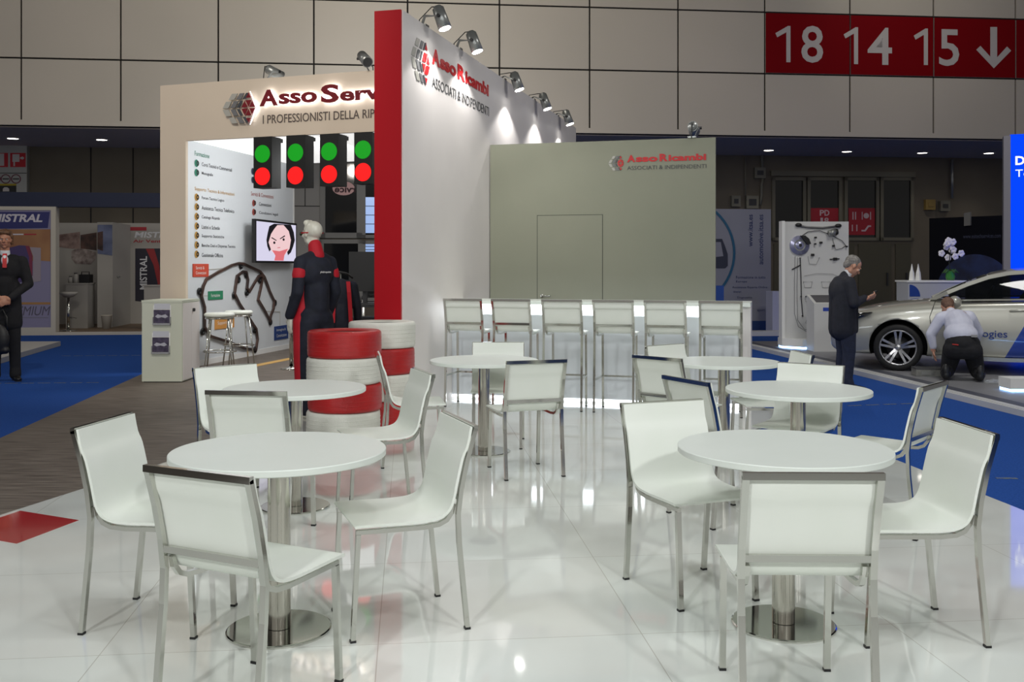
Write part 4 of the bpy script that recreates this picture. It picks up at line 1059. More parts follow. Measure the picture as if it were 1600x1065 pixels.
o = MB().lathe([(0.0001, 0), (0.085, 0), (0.12, 0.30), (0.125, 0.31), (0.112, 0.30), (0.08, 0.02), (0.0001, 0.02)], n=24).build('bucket', GREYW, t, True); normals(o)
MB().sweep([(0.122 * math.cos(a), 0.122 * math.sin(a), 0.31) for a in [i * 2 * PI / 20 for i in range(20)]], 0.008, 6, closed=True).build('rim', BEIGEF, t, True)
pl3, us_ = standat(107, 0.7)
p = pl3.w(us_, 0.05); t = thing('swivel_stool', 'white shell stool on a chrome stem in front of the stand counter', 'stool', p)
zs_ = pl3.uz(107, 458)[1] - .05
o = MB().lathe([(0.0001, zs_ - .10), (0.08, zs_ - .09), (0.17, zs_ - .03), (0.2, zs_ + .03), (0.18, zs_ + .03), (0.15, zs_ - .01), (0.0001, zs_ - .03)], n=28).build('seat', GREYW, t, True); normals(o)
MB().cyl((0, 0, 0.02), (0, 0, zs_ - .09), 0.03, n=16).build('stem', CHROME, t, True)
o = MB().lathe([(0.0001, 0), (0.19, 0), (0.19, .01), (0.03, .03)], n=28).build('base', CHROME, t, True); normals(o)
MB().sweep([(0.02, 0.02, .3), (0.16, 0.05, .28), (0.16, -0.12, .28), (0.02, -.02, .3)], 0.009, 6).build('footrest', CHROME, t, True)
pl4, u4 = standat(225, 1.0); _, u5 = standat(262, 1.0)
t = thing('display_plinth', 'pale plinth in the left stand just behind the literature cabinet', 'plinth', pl4.w(u4, .05))
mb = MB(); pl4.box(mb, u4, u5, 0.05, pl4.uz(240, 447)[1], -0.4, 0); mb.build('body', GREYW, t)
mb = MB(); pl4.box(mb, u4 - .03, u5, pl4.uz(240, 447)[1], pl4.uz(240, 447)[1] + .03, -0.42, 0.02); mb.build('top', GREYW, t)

# low white platform at far left
LPA = fl(94.7, 540); LPB = fl(0, 568)
d = (LPB - LPA).normalized()
pts = [LPA, LPB + d * 2.5, LPB + d * 2.5 + Vector((-6, -.5, 0)), LPA + Vector((-5.5, -0.1, 0))]
t = thing('low_platform', 'low white exhibition platform on blue carpet behind the left man', 'platform', LPA)
MB().prism([tuple(p_[:2]) for p_ in pts], 0.0, 0.085).build('deck', mat('platform_white', rgb(186, 184, 180), 0.5), t)
# fire equipment column
FC = Plane((at(43, 300, 28.3).x - 3, 28.3 - 0.105 * 3), (at(43, 300, 28.3).x, 28.3))
uc = FC.uz(43, 300)[0]
mb = MB(); FC.box(mb, -3, uc, 0, z0 - 0.021, -2.2, 0); struct(mb.build('wall_column', mat('column_grey', rgb(120, 118, 112), 0.6)))
t = thing('safety_sign_board', 'pale board with red fire equipment pictograms high at the left edge', 'sign', FC.w(uc - .5, 3))
def fpx(pts, m_, nm, par, o0, o1): mb = MB(); FC.pxpoly(mb, pts, o0, o1); return mb.build(nm, m_, par)
bd = fpx([(-40, 226), (42, 226), (42, 300), (-40, 300)], mat('board_pale', rgb(170, 170, 166), 0.5), 'board', t, 0.001, 0.02)
SR = mat('safety_red', rgb(186, 20, 36), 0.5); SW = mat('safety_white', rgb(196, 190, 188), 0.5)
for x0 in (-11, 16.5):
    r_ = fpx([(x0, 239), (x0 + 24, 239), (x0 + 24, 261), (x0, 261)], SR, 'red_pictogram', bd, 0.021, 0.025)
    if x0 > 0: 
        fpx([(20, 241), (31, 241), (31, 253), (24, 253), (24, 259.5), (21.5, 259.5), (21.5, 253), (20, 253)], SW, 'hose_symbol', r_, 0.026, 0.029)
        fpx([(32, 246), (36, 244.5), (38.5, 247), (36, 249.5), (32, 248)], SW, 'valve_symbol', r_, 0.026, 0.029)
    else:
        fpx([(-4, 243), (0, 240), (7, 240), (7, 259), (-4, 259)], SW, 'extinguisher_symbol', r_, 0.026, 0.029)
fpx([(-40, 269.6), (42, 270), (42, 271), (-40, 270.6)], GAP, 'joint', bd, 0.021, 0.023)
for x0 in (-6, 9.5, 25.5):
    mb = MB(); mb.lathe([(0.11, 0.0), (0.135, 0.0), (0.135, 0.004), (0.11, 0.004)], FC.hit(x0, 279.5, 0.021), 24, M=FC.M); mb.build('prohibition_ring', mat('ring_maroon', rgb(110, 34, 60), 0.6), bd)
    fpx([(x0 - 5, 278.7), (x0 + 5, 278.7), (x0 + 5, 280.3), (x0 - 5, 280.3)], GAP, 'prohibition_symbol', bd, 0.021, 0.025)
yb_ = fpx([(-40, 287), (26, 287), (26, 300), (-40, 300)], BLACK, 'camera_notice', bd, 0.021, 0.025)
fpx([(-40, 287), (26, 287), (26, 290), (-40, 290)], mat('safety_yellow', rgb(170, 150, 30), 0.5), 'yellow_band', yb_, 0.026, 0.028)
fpx([(5, 299), (5, 295), (7.5, 292.5), (12, 292.5), (15, 295), (15, 299)], SW, 'dome_symbol', yb_, 0.026, 0.029)
# ================================================================== right: platform and display items
PZ = 0.07
ea = fl(1343, 585); eb = fl(1600, 650); ed = (eb - ea).normalized()
c_near = ea + ed * ((6.0 - ea.y) / ed.y); c_far = Vector((4.28, 18.8, 0))
t = thing('car_platform', 'grey low platform with aluminium edge carrying the silver car', 'platform', c_near)
PTOP = noisy(mat('platform_grey_floor', rgb(124, 124, 128), 0.45), rgb(118, 118, 122), rgb(130, 130, 134), 2, 2)
PEDG = mat('platform_light_edge', rgb(196, 196, 196), 0.4); PDRK = mat('platform_dark_strip', rgb(74, 76, 86), 0.5)
MB().prism([tuple(p_[:2]) for p_ in (c_near, Vector((14, 6, 0)), Vector((14, 19.4, 0)), c_far)], 0.0, PZ - 0.006).build('deck', PEDG, t)
inn = Vector((0.17, 0.0, 0))
def quad(a, b, w0, w1, z0_, z1_, m_, nm):
    MB().prism([(a.x + w0, a.y), (a.x + w1, a.y), (b.x + w1, b.y), (b.x + w0, b.y)], z0_, z1_).build(nm, m_, t)
quad(c_near, ea, 0.0, 0.09, PZ - 0.006, PZ, PEDG, 'edge_profile'); quad(c_near, ea, 0.09, 0.26, PZ - 0.006, PZ, PDRK, 'edge_strip')
quad(ea, c_far, 0.0, 0.09, PZ - 0.006, PZ, PEDG, 'edge_profile'); quad(ea, c_far, 0.09, 0.26, PZ - 0.006, PZ, PDRK, 'edge_strip')
MB().prism([(c_near.x + .26, c_near.y), (14, 6), (14, 19.4), (c_far.x + .26, c_far.y), (ea.x + .26, ea.y)], PZ - 0.006, PZ).build('floor_covering', PTOP, t)
BLED = mat('blue_led_strip', (1, 1, 1, 1), 0.5, emit=(0.25, 0.5, 1.0, 1), es=7.0)
BRDW = mat('display_white_board', rgb(206, 206, 204), 0.5)

# brake display panel
y_d = F * (CAMH - PZ) / (543 - HY)
dp0 = Vector((at(1226, 500, y_d).x, y_d, 0)); DPL = Plane(dp0, dp0 + Vector((1, 0.0, 0)))
ue_ = U(DPL, 1326); zt_ = DPL.uz(1270, 346)[1]
t = thing('brake_display', 'tall white panel mounted with brake system parts and a brake disc', 'display board', DPL.w(0, PZ))
mb = MB(); DPL.box(mb, 0, ue_, PZ + 0.17, zt_, -0.16, 0.0); mb.build('board', BRDW, t)
mb = MB()
DPL.box(mb, -0.055, -0.002, PZ + 0.17, zt_ + .01, -0.17, 0.03); mb.build('side_frame', WHITE, t)
mb = MB(); mb.prism([tuple(DPL.w(-0.06, 0, 0.05)[:2]), tuple(DPL.w(0.22, 0, 0.32)[:2]), tuple(DPL.w(ue_ + .15, 0, 0.32)[:2]), tuple(DPL.w(ue_ + .15, 0, -0.22)[:2]), tuple(DPL.w(-0.06, 0, -0.22)[:2])], PZ + 0.035, PZ + 0.17); mb.build('plinth', WHITE, t)
mb = MB(); mb.prism([tuple(DPL.w(-0.05, 0, 0.04)[:2]), tuple(DPL.w(0.225, 0, 0.31)[:2]), tuple(DPL.w(ue_ + .14, 0, 0.31)[:2]), tuple(DPL.w(ue_ + .14, 0, -0.2)[:2]), tuple(DPL.w(-0.05, 0, -0.2)[:2])], PZ + 0.0, PZ + 0.035); mb.build('led_plinth', BLED, t)
def dh(x, y, o=0.01): return DPL.hit(x, y, o)
c = dh(1249, 383, 0.03)
o = MB().lathe([(0.0001, 0.03), (0.04, 0.03), (0.05, 0.02), (0.07, 0.02), (0.075, 0.0), (0.17, 0.0), (0.17, -0.025)], c, 36, M=DPL.M).build('brake_disc', mat('disc_lilac_steel', rgb(168, 170, 200), 0.3, 0.5), t)
b_ = o
mb = MB(); mb.lathe([(0.075, 0.001), (0.10, 0.003)], c, 30, M=DPL.M); mb.build('disc_hat', SILV, b_)
mb = MB(); mb.lathe([(0.0001, 0.032), (0.03, 0.032)], c, 16, M=DPL.M); mb.build('disc_hub', DARK, b_)
mb = MB(); q = [(1249, 368), (1256, 368), (1262, 373), (1265, 381), (1260, 382), (1255, 376)]; DPL.pxpoly(mb, q, 0.03, 0.09); mb.build('caliper', BLACK, t)
def tub(pts, r=0.006, m_=None, nm='brake_line'): MB().sweep([dh(x, y, 0.02) for x, y in pts], r, 6).build(nm, m_ or DARK, t)
tub([(1244, 352), (1262, 355), (1285, 356), (1312, 353)], 0.018, mat('damper_grey', rgb(110, 110, 112), 0.4, .5), 'steering_rack')
for x, y in ((1247, 351.5), (1309, 352.5)): MB().ell(dh(x, y, 0.03), (0.06, 0.03, 0.035)).build('rubber_boot', BLACK, t)
MB().cyl(dh(1293, 365, 0.06), dh(1304, 362, 0.06), 0.055, 0.06, 18).build('servo_unit', SILV, t)
MB().cyl(dh(1303, 362.5, 0.06), dh(1307, 362, 0.06), 0.062, 0.05, 18).build('servo_cap', BLACK, t)
for x, y, s in ((1273.5, 371, .035), (1273, 381, .03), (1282, 379, .045), (1301.5, 384, .04), (1322, 385, .03), (1269, 398, .05), (1304, 404.5, .06), (1249.5, 403, .02), (1251, 463, .02), (1259, 463, .025), (1253, 493, .02)):
    MB().box(dh(x, y, 0.03), (s, 0.04, s * 0.8)).build('sensor', BLACK, t)
tub([(1247, 372), (1262, 362), (1280, 360), (1300, 368), (1315, 376), (1322, 385)])
tub([(1250, 404), (1251, 430), (1252, 470), (1254, 495)], .008)
tub([(1242, 400), (1241, 440), (1241, 490), (1247, 510), (1262, 519), (1275, 521)], .004, INK2)
tub([(1246, 402), (1245, 450), (1246, 500), (1256, 514), (1272, 517)], .004, INK2)
tub([(1237, 421), (1250, 414)], .01); tub([(1296, 405), (1311, 404)], .01)
tub([(1256, 431), (1275, 427), (1300, 428), (1310, 432)], .003, INK2)
for x0, y0 in ((1255, 440), (1283, 440)):
    MB().sweep([dh(x0, y0, .01), dh(x0 + 14, y0, .01), dh(x0 + 12, y0 + 9, .01), dh(x0 + 2, y0 + 9, .01)], .004, 6, closed=True).build('drawn_outline', INK2, t)
tub([(1262, 400), (1264, 412), (1275, 413), (1280, 402)], .004, INK2); tub([(1300, 372), (1305, 390), (1315, 388), (1320, 384)], .005)
tub([(1258, 470), (1268, 480), (1262, 495), (1258, 504), (1266, 506)], .004, INK2)

# touch screen kiosk
kp = dp0 + Vector((0, -0.80, 0)); KP = Plane(kp, kp + Vector((1, 0, 0)))
ka, kb = U(KP, 1272), U(KP, 1322); kz = KP.uz(1290, 474)[1]
t = thing('touch_screen_kiosk', 'white kiosk with sloped dark screen, partly behind the man in the suit', 'kiosk', KP.w(ka, PZ))
mb = MB(); mb.prism([(0.0, PZ + .0), (0.0, kz), (0.42, kz + 0.14), (0.42, PZ + .0)], kb, ka, axis='X', o=(KP.p.x, KP.p.y, 0)); normals(mb.build('body', BRDW, t))
mb = MB(); mb.prism([(0.05, kz + .0177), (0.05, kz + .022), (0.38, kz + 0.133), (0.38, kz + .128)], kb - .05, ka + .05, axis='X', o=(KP.p.x, KP.p.y, 0)); normals(mb.build('screen', mat('kiosk_screen', rgb(46, 42, 48), 0.15), t))
mb = MB(); u_, z_ = KP.uz(1286, 484); KP.box(mb, u_, u_ + .16, z_ - .02, z_ + .04, 0, .004); mb.build('blue_label', mat('kiosk_blue', rgb(40, 70, 170), .5), t)
mb = MB(); u_, z_ = KP.uz(1300, 523); KP.box(mb, u_, u_ + .05, z_ - .06, z_ + .08, 0, .02); mb.build('socket', BLACK, t)

# white box and poster of the training institute
def slab(name, lab, cat, x0, x1, y0, y1, D, th, m_, part='panel', zb=None):
    pl_ = Plane((0, D), (HD.x, D + HD.y)); ua, zt = pl_.uz(x0, y0); ub, z_b = pl_.uz(x1, y1)
    t = thing(name, lab, cat, pl_.w(ua, z_b if zb is None else zb))
    mb = MB(); pl_.box(mb, ua, ub, z_b if zb is None else zb, zt, -th, 0); o = mb.build(part, m_, t); return t, o, pl_
ITS = noisy(mat('poster_grey_lilac', rgb(130, 131, 142), 0.6), rgb(126, 127, 138), rgb(136, 137, 148), 0.6, 2)
D_i = 22.0
t, o, IP = slab('advertising_panel', 'tall lilac grey poster panel with blue arc right of the grey wall', 'poster', 1078, 1204.5, 326, 517, D_i, 0.08, ITS, zb=0.0)
flat(IP, [(1078, 501), (1204.5, 501), (1204.5, 517), (1078, 517)], mat('poster_base_blue', rgb(20, 50, 104), .6), 'blue_base', t, .002, .02)
TEAL = mat('arc_teal', rgb(24, 84, 116), .6)
cxp, cyp, rr_ = 1062, 395, 85
pts = [IP.hit(cxp + rr_ * math.cos(a), cyp + rr_ * math.sin(a), .01) for a in [R(-54 + k * 6) for k in range(18)]]
MB().sweep(pts, 0, wd=(0.012, 0.055), side=tuple(IP.n)).build('blue_arc', TEAL, t)
flat(IP, [(1112, 373), (1128, 373), (1133, 385), (1137, 397), (1137, 415), (1133, 419), (1112, 419)], mat('print_dark_device', rgb(44, 48, 64), .6), 'device_picture', t, .004, .008)
flat(IP, [(1112, 378), (1126, 378), (1130, 400), (1112, 402)], ITS, 'device_window', t, .009, .011)
INKB = mat('print_slate_blue', rgb(34, 46, 88), .6)
u0, z1_ = IP.uz(1169, 335); u1, z0_ = IP.uz(1176, 385); mb = MB(); put_text(mb, 'www.itsa.es', IP, u0, u1, z0_, z1_, off=.005, bold=.015, vertical=True); mb.build('web_address', INKB, t)
u0, z1_ = IP.uz(1185, 335); u1, z0_ = IP.uz(1192.5, 413); mb = MB(); put_text(mb, 'automotive.itsa.es', IP, u0, u1, z0_, z1_, off=.005, bold=.01, vertical=True); mb.build('web_address', INKB, t)
for s, x0, y0, x1, y1 in (('Formazione in tutta', 1150, 431, 1196, 435), ('Europa', 1150, 438, 1167, 442), ('Assistenza Esperta Online', 1144, 447, 1199, 451), ('itinerari', 1146, 454, 1158, 457), ('Diagnostica', 1152, 463, 1175, 467), ('sport', 1183, 483, 1195, 487)):
    mb = MB(); px_text(mb, s, IP, x0, y0, x1, y1); mb.build('small_text', INKB, t)
slab('white_cabinet', 'plain white cabinet between the lilac poster and the brake display panel', 'cabinet', 1207, 1226, 455, 517, 21.0, 0.4, mat('cabinet_lilac_white', rgb(176, 178, 200), .5), 'body', zb=0.0)
slab('blue_white_display', 'narrow blue and white board peeking beside the grey wall above the bar', 'board', 1116, 1131, 446, 560, 14.2, 0.05, mat('board_blue', rgb(20, 64, 140), .5), 'board', zb=0.0)
pl_ = Plane((0, 20.6), (HD.x, 20.6 + HD.y)); ua = U(pl_, 1140); ub = U(pl_, 1226)
t = thing('low_plinth', 'low light grey plinth strip on the carpet before the lilac poster', 'platform', pl_.w(ua, 0)); mb = MB(); pl_.box(mb, ua, ub, 0, 0.10, -0.35, 0); mb.build('deck', PEDG, t)

# windows and doors in the dark rear wall at right
WFR2 = mat('olive_window_frame', rgb(104, 100, 86), 0.6)
WFR_OLD = WFR; WFR = WFR2
wp = []
for k, (x0, x1) in enumerate(((1205, 1258), (1260, 1314), (1318, 1372), (1374, 1426))):
    wp.append(window(5 + k, x0, 277, x1, 376, WGL, 0.10))
WFR = WFR_OLD
SG2 = mat('window_sign_red', rgb(150, 16, 36), .5); SGW = mat('window_sign_white', rgb(190, 170, 176), .5)
par = wp[1][0]
def wflat(pts, m_, nm, par, o0, o1): mb = MB(); HB.pxpoly(mb, pts, o0, o1); o = mb.build(nm, m_, par); struct(o); return o
tg = thing('window_sign', 'dim red sign with PD and 18 in the second dark window', 'sign', HB.w(*hb(1287, 350)))
sgp = MB(); HB.pxpoly(sgp, [(1266, 325), (1309, 325), (1309, 366), (1266, 366)], .034, .04); sgp.build('red_field', SG2, tg)
for s, b in (('P', (1280, 328, 1287, 337)), ('D', (1287.5, 328, 1295, 337)), ('1', (1281, 340, 1285, 349)), ('8', (1287, 340, 1294, 349))):
    mb = MB(); px_text(mb, s, HB, *b, off=.042, bold=.02); mb.build('character', SGW, tg)
tg = thing('window_sign', 'dim red sign with restaurant and escalator symbols in the third dark window', 'sign', HB.w(*hb(1345, 350)))
sgp = MB(); HB.pxpoly(sgp, [(1325, 325), (1366, 325), (1366, 367), (1325, 367)], .034, .04); sgp.build('red_field', SG2, tg)
def sy(pts, nm): mb = MB(); HB.pxpoly(mb, pts, .042, .046); mb.build(nm, SGW, tg)
for x in (1331, 1335): sy([(x, 331), (x + 1.6, 331), (x + 1.6, 343), (x, 343)], 'cutlery_symbol')
for x in (1345.5, 1358.5): sy([(x, 331), (x + 1.4, 331), (x + 1.4, 343), (x, 343)], 'cutlery_symbol')
sy([(1352.5 + 4.3 * math.cos(a), 337 + 4.3 * math.sin(a)) for a in [k * PI / 8 for k in range(16)]], 'plate_symbol')
sy([(1345, 359), (1350, 359), (1355, 352), (1360, 352), (1360, 354.5), (1356.5, 354.5), (1351.5, 361.5), (1345, 361.5)], 'escalator_symbol')
for x in (1330, 1337): sy([(x, 351), (x + 1.6, 351), (x + 1.6, 361), (x, 361)], 'arrow_symbol')
for k, (x0, x1) in enumerate(((1206, 1258), (1262, 1336), (1338, 1394), (1396, 1424))):
    ua, zt_ = hb(x0, 378); ub, _ = hb(x1, 378)
    mb = MB(); HB.box(mb, ua + .05, ub - .05, 0.0, zt_ - .06, 0.0, 0.05); o = struct(mb.build('door_%d' % (k + 1), mat('olive_door', rgb(78, 74, 60), .6)))
    mb = MB(); HB.box(mb, ub - .22, ub - .17, 0.9, 1.3, 0.05, 0.09); struct(mb.build('door_handle', DARK, o))
mb = MB(); HB.box(mb, hb(1203, 270)[0], hb(1428, 270)[0], hb(1300, 276)[1], hb(1300, 268)[1], 0, .12); struct(mb.build('trim_1', WFR2))
# electrical boxes and pipes
EB = mat('electric_box_grey', rgb(110, 108, 96), .6); EY = mat('alarm_box_yellow', rgb(140, 116, 60), .5)
for x0, y0, x1, y1, m_, lab in ((1141, 306, 1155, 323, EB, 'small call point box on the dark wall above the lilac poster, left one'), (1164, 306, 1183, 326, EB, 'grey electrical box on the dark wall above the lilac poster, right one'),
                                (1177, 262, 1194, 279, EB, 'higher grey junction box on the dark wall above the lilac poster'), (1443, 312, 1458, 328, EY, 'yellowish alarm box on dark wall right of the windows'),
                                (1466, 314, 1481, 330, EB, 'grey box on the dark wall next to the yellowish alarm box')):
    ua, zt_ = hb(x0, y0); ub, zb_ = hb(x1, y1)
    t = thing('electrical_box', lab, 'electrical box', HB.w(ua, zb_), 0, 'wall boxes by the windows')
    mb = MB(); HB.box(mb, ua, ub, zb_, zt_, 0.012, .15); mb.build('housing', m_, t)
    mb = MB(); HB.box(mb, ua + .08, ub - .08, zb_ + .1, zt_ - .1, .15, .17); mb.build('cover', DARK if m_ is EB else EY, t)
for pts, lab in (([(1189, 238), (1189, 262)], 'grey pipe rising above the high junction box'), ([(1190, 279), (1188, 290), (1188, 305), (1186, 320)], 'grey bent pipe below the high junction box'),
                 ([(1485, 250), (1485, 310)], 'pale vertical conduit right of the dark windows'), ([(1163, 246), (1163, 306)], 'thin cable running down to the wall boxes')):
    o = MB().sweep([HB.hit(x, y, .1) for x, y in pts], 0.045 if 'thin' not in lab else .02, 8).build('wall_pipe', SILV if 'pale' in lab else EB)
    tag(o, lab, 'pipe', 'pipes on the dark wall')

# dark earth poster
ep0 = at(1452, 400, 21.5); ep1 = at(1572, 400, 20.2); EP = Plane(ep0, ep1)
t = thing('dark_backdrop', 'dark navy backdrop with a faint planet print behind the orchid', 'backdrop', EP.w(0, PZ))
mb = MB(); ux = U(EP, 1572); EP.box(mb, 0, ux, 0.0, EP.uz(1500, 339)[1], -.06, 0); mb.build('panel', mat('backdrop_navy', rgb(6, 7, 13), .7, spec=.15), t)
mb = MB(); c0_ = (U(EP, 1523), EP.uz(1523, 460)[1]); rr2 = .85
EP.poly(mb, [(c0_[0] + rr2 * math.cos(a), c0_[1] + rr2 * math.sin(a)) for a in [k * PI / 24 for k in range(25)]], .002, .004); mb.build('planet_print', noisy(mat('planet_navy', rgb(20, 28, 56), .5), rgb(10, 14, 30), rgb(34, 50, 92), 3, 4), t)
mb = MB(); px_text(mb, 'www.esitechservices.com', EP, 1505, 366, 1564, 371, off=.005); mb.build('faint_lettering', mat('faint_ink', rgb(60, 64, 80), .6), t)
flat(EP, [(1508, 333), (1518, 331), (1518, 352), (1508, 353)], EB, 'clamp', t, .002, .05)

# reception counter with paper spires and orchid
CD = 16.6; CP = Plane((0, CD), (1, CD)); ca_, cb_ = U(CP, 1419), U(CP, 1508); cz = CP.uz(1450, 438)[1]
t = thing('reception_desk', 'white reception desk with a blue arc print behind the car bonnet', 'counter', CP.w(ca_, PZ))
mb = MB(); CP.box(mb, ca_, cb_, PZ, cz - .03, -.5, 0); mb.build('body', mat('desk_grey_white', rgb(176, 178, 184), .5), t)
mb = MB(); CP.box(mb, ca_ - .02, cb_ + .02, cz - .03, cz, -.52, .02); mb.build('top', WHITE, t)
mb = MB(); n = 14; cc = (U(CP, 1421), CP.uz(1430, 463)[1]); CP.poly(mb, [(cc[0], cc[1])] + [(cc[0] + .18 * math.cos(a), cc[1] + .2 * math.sin(a)) for a in [k * PI / 2 / n for k in range(n + 1)]], .002, .006); mb.build('blue_arc', mat('desk_blue', rgb(24, 60, 140), .5), t)
for x, lab in ((1430.5, 'white pointed paper tower on the reception desk, the left of two'), (1440.5, 'white pointed paper tower on the reception desk, the right of two')):
    p = CP.w(U(CP, x), cz, -.15); t = thing('paper_tower', lab, 'paper model', p, 0, 'white paper towers')
    h = .285; w_ = .040
    MB().sweep([(0, 0, 0), (0, 0, h * .45), (0, 0, h * .62), (0, 0, h)], [w_ * 1.3, w_ * 1.0, w_ * .6, .003], 4, smooth=False).build('tower', WHITE, t, True)
    MB().box((0, -w_ * .78, h * .25), (.02, .006, .05)).build('window_slot', DARK, t, True)
p = CP.w(U(CP, 1493), cz, -.2)
t = thing('orchid', 'white orchid in a green vase on the reception desk before the dark backdrop', 'plant', p)
MB().sweep([(0, 0, .02), (.01, 0, .15), (-.02, 0, .3), (.01, 0, .52)], .008, 6).build('stem', mat('stem_dark', rgb(30, 36, 24), .6), t, True)
o = MB().lathe([(0.0001, 0), (.06, 0), (.08, .06), (.06, .14), (.07, .16)], n=24).build('vase', mat('green_vase', rgb(60, 130, 60), .2), t, True); normals(o)
mb = MB()
for k in range(5):
    a = k * 1.25; mb.sweep([(0, 0, .12), (.08 * math.cos(a), .05 * math.sin(a), .17), (.15 * math.cos(a), .09 * math.sin(a), .12)], [.006, .03, .004], 6)
mb.build('leaf', mat('leaf_green', rgb(50, 90, 40), .5), t, True)
rnd = random.Random(3)
for k in range(13):
    cx, cz_ = rnd.uniform(-.07, .08), rnd.uniform(.38, .68); cy = rnd.uniform(-.07, .05)
    if k < 2: cx, cz_ = ((-.16, .46), (.16, .46))[k]
    mb = MB()
    for j in range(5):
        a = j * 2 * PI / 5 + k
        mb.ell((cx + .032 * math.cos(a), cy - .005 * (j % 2), cz_ + .032 * math.sin(a)), (.030, .007, .030), 8, 6, Matrix.Rotation(-a, 3, 'Y'))
    mb.build('blossom', mat('petal_white', rgb(236, 232, 232), .5), t, True)

# blue illuminated wall
bp0 = at(1579, 300, 15.6); BL = Plane(bp0, bp0 + Vector((math.cos(R(22)), -math.sin(R(22)), 0)))
t = thing('illuminated_wall', 'bright blue illuminated wall with white lettering at the right edge', 'lit wall', BL.w(0, PZ))
mb = MB(); zt_ = BL.uz(1579, 210)[1]; BL.box(mb, 0, 2.6, PZ + .002, zt_, -.2, 0.0); mb.build('blue_screen', mat('blue_light_wall', rgb(0, 10, 60), .8, emit=rgb(0, 70, 255), es=1.0, spec=.1), t)
mb = MB(); BL.box(mb, -.10, -.002, PZ + .002, zt_ - .02, -.2, .02); mb.build('side_frame', mat('frame_grey', rgb(130, 128, 138), .5), t)
WL_ = mat('lit_white_letters', rgb(230, 230, 230), .5, emit=rgb(235, 240, 255), es=1.0)
u_, z1_ = BL.uz(1586.5, 244); _, z0_ = BL.uz(1586.5, 262); mb = MB(); put_text(mb, 'Delphi', BL, u_, u_ + .50, z0_ - .0, z1_, off=.003, bold=.03); mb.build('bold_lettering', WL_, t)
u_, z1_ = BL.uz(1586.5, 265); _, z0_ = BL.uz(1586.5, 280); mb = MB(); put_text(mb, 'Technologies', BL, u_, u_ + .98, z0_ - .0, z1_, off=.003); mb.build('thin_lettering', WL_, t)
# small lit plinth at right edge
y_p = F * (CAMH - PZ) / (612 - HY); pp = Plane((0, y_p), (1, y_p)); ua, ub = U(pp, 1579), U(pp, 1690)
t = thing('lit_plinth', 'low white plinth with blue light strip at the right edge', 'plinth', pp.w(ua, PZ))
mb = MB(); pp.box(mb, ua, ub, PZ + .03, pp.uz(1590, 591.5)[1], -.28, 0); mb.build('body', WHITE, t)
mb = MB(); pp.box(mb, ua + .01, ub, PZ, PZ + .03, -.27, -.01); mb.build('led_base', BLED, t)
# ================================================================== car
CW = 0.89
th_c = R(-24.0)
wc = at(1403, 541, 13.45)
Rz = Matrix.Rotation(th_c, 3, 'Z')
org = Vector((wc.x, wc.y, 0)) - Rz @ Vector((0.93, -CW + 0.02, 0)); org.z = PZ
car = thing('car', 'silver white sedan car with blue lettering parked on the grey platform', 'car', org, th_c)
PAINT = mat('car_paint_silver_white', rgb(180, 179, 170), 0.30, 0.3, coat=1.0)
def paint_with_panel():
    nt, N, L, b = nodes(PAINT)
    tc = N.new('ShaderNodeTexCoord'); sp = N.new('ShaderNodeSeparateXYZ'); L.new(tc.outputs['Object'], sp.inputs[0])
    # blue graphic: region behind a slanted line on the lower doors, near side only
    m1 = N.new('ShaderNodeMath'); m1.operation = 'MULTIPLY_ADD'; m1.inputs[1].default_value = 0.62; m1.inputs[2].default_value = -1.47
    L.new(sp.outputs['X'], m1.inputs[0])
    m2 = N.new('ShaderNodeMath'); m2.operation = 'LESS_THAN'; L.new(sp.outputs['Z'], m2.inputs[0])
    sub = N.new('ShaderNodeMath'); sub.operation = 'MULTIPLY_ADD'; sub.inputs[1].default_value = 1.9; sub.inputs[2].default_value = -4.03
    L.new(sp.outputs['X'], sub.inputs[0]); L.new(sub.outputs[0], m2.inputs[1])
    m3 = N.new('ShaderNodeMath'); m3.operation = 'LESS_THAN'; L.new(sp.outputs['Y'], m3.inputs[0]); m3.inputs[1].default_value = -0.5
    m4 = N.new('ShaderNodeMath'); m4.operation = 'MULTIPLY'; L.new(m2.outputs[0], m4.inputs[0]); L.new(m3.outputs[0], m4.inputs[1])
    mx = N.new('ShaderNodeMixRGB'); mx.inputs[1].default_value = rgb(186, 185, 174); mx.inputs[2].default_value = rgb(20, 62, 158)
    L.new(m4.outputs[0], mx.inputs[0]); L.new(mx.outputs[0], b.inputs['Base Color'])
paint_with_panel()
ST = [  # x, half width, z low, shoulder z, centre top z
 (0.00, .50, .34, .50, .53), (0.03, .62, .26, .60, .64), (0.12, .74, .22, .68, .73), (0.28, .82, .20, .745, .80), (0.50, .865, .20, .80, .865), (0.72, .885, .20, .84, .91),
 (0.93, .89, .20, .87, .94), (1.15, .89, .20, .895, .965), (1.36, .888, .19, .915, .985), (1.55, .886, .185, .93, .97), (1.9, .885, .18, .945, .96), (2.3, .886, .18, .96, .975), (2.7, .888, .18, .975, .99),
 (3.1, .89, .185, .99, 1.0), (3.4, .89, .20, 1.0, 1.01), (3.63, .888, .20, 1.005, 1.03), (3.9, .875, .20, 1.01, 1.06), (4.15, .85, .22, 1.0, 1.06), (4.38, .80, .26, .96, 1.03), (4.55, .72, .30, .86, .95), (4.62, .60, .36, .70, .76)]
def ring(x, wv, zl, sh, zt):
    h = sh - zl
    return [(0, zl), (wv * .80, zl), (wv * .955, zl + .03), (wv * .975, zl + h * .22), (wv, zl + h * .42), (wv * .998, zl + h * .60), (wv * .985, zl + h * .80), (wv * .962, zl + h * .93), (wv * .925, sh), (wv * .80, sh + (zt - sh) * .45), (wv * .45, zt), (0, zt + .004)]
vs = []; fs = []; K_ = 12
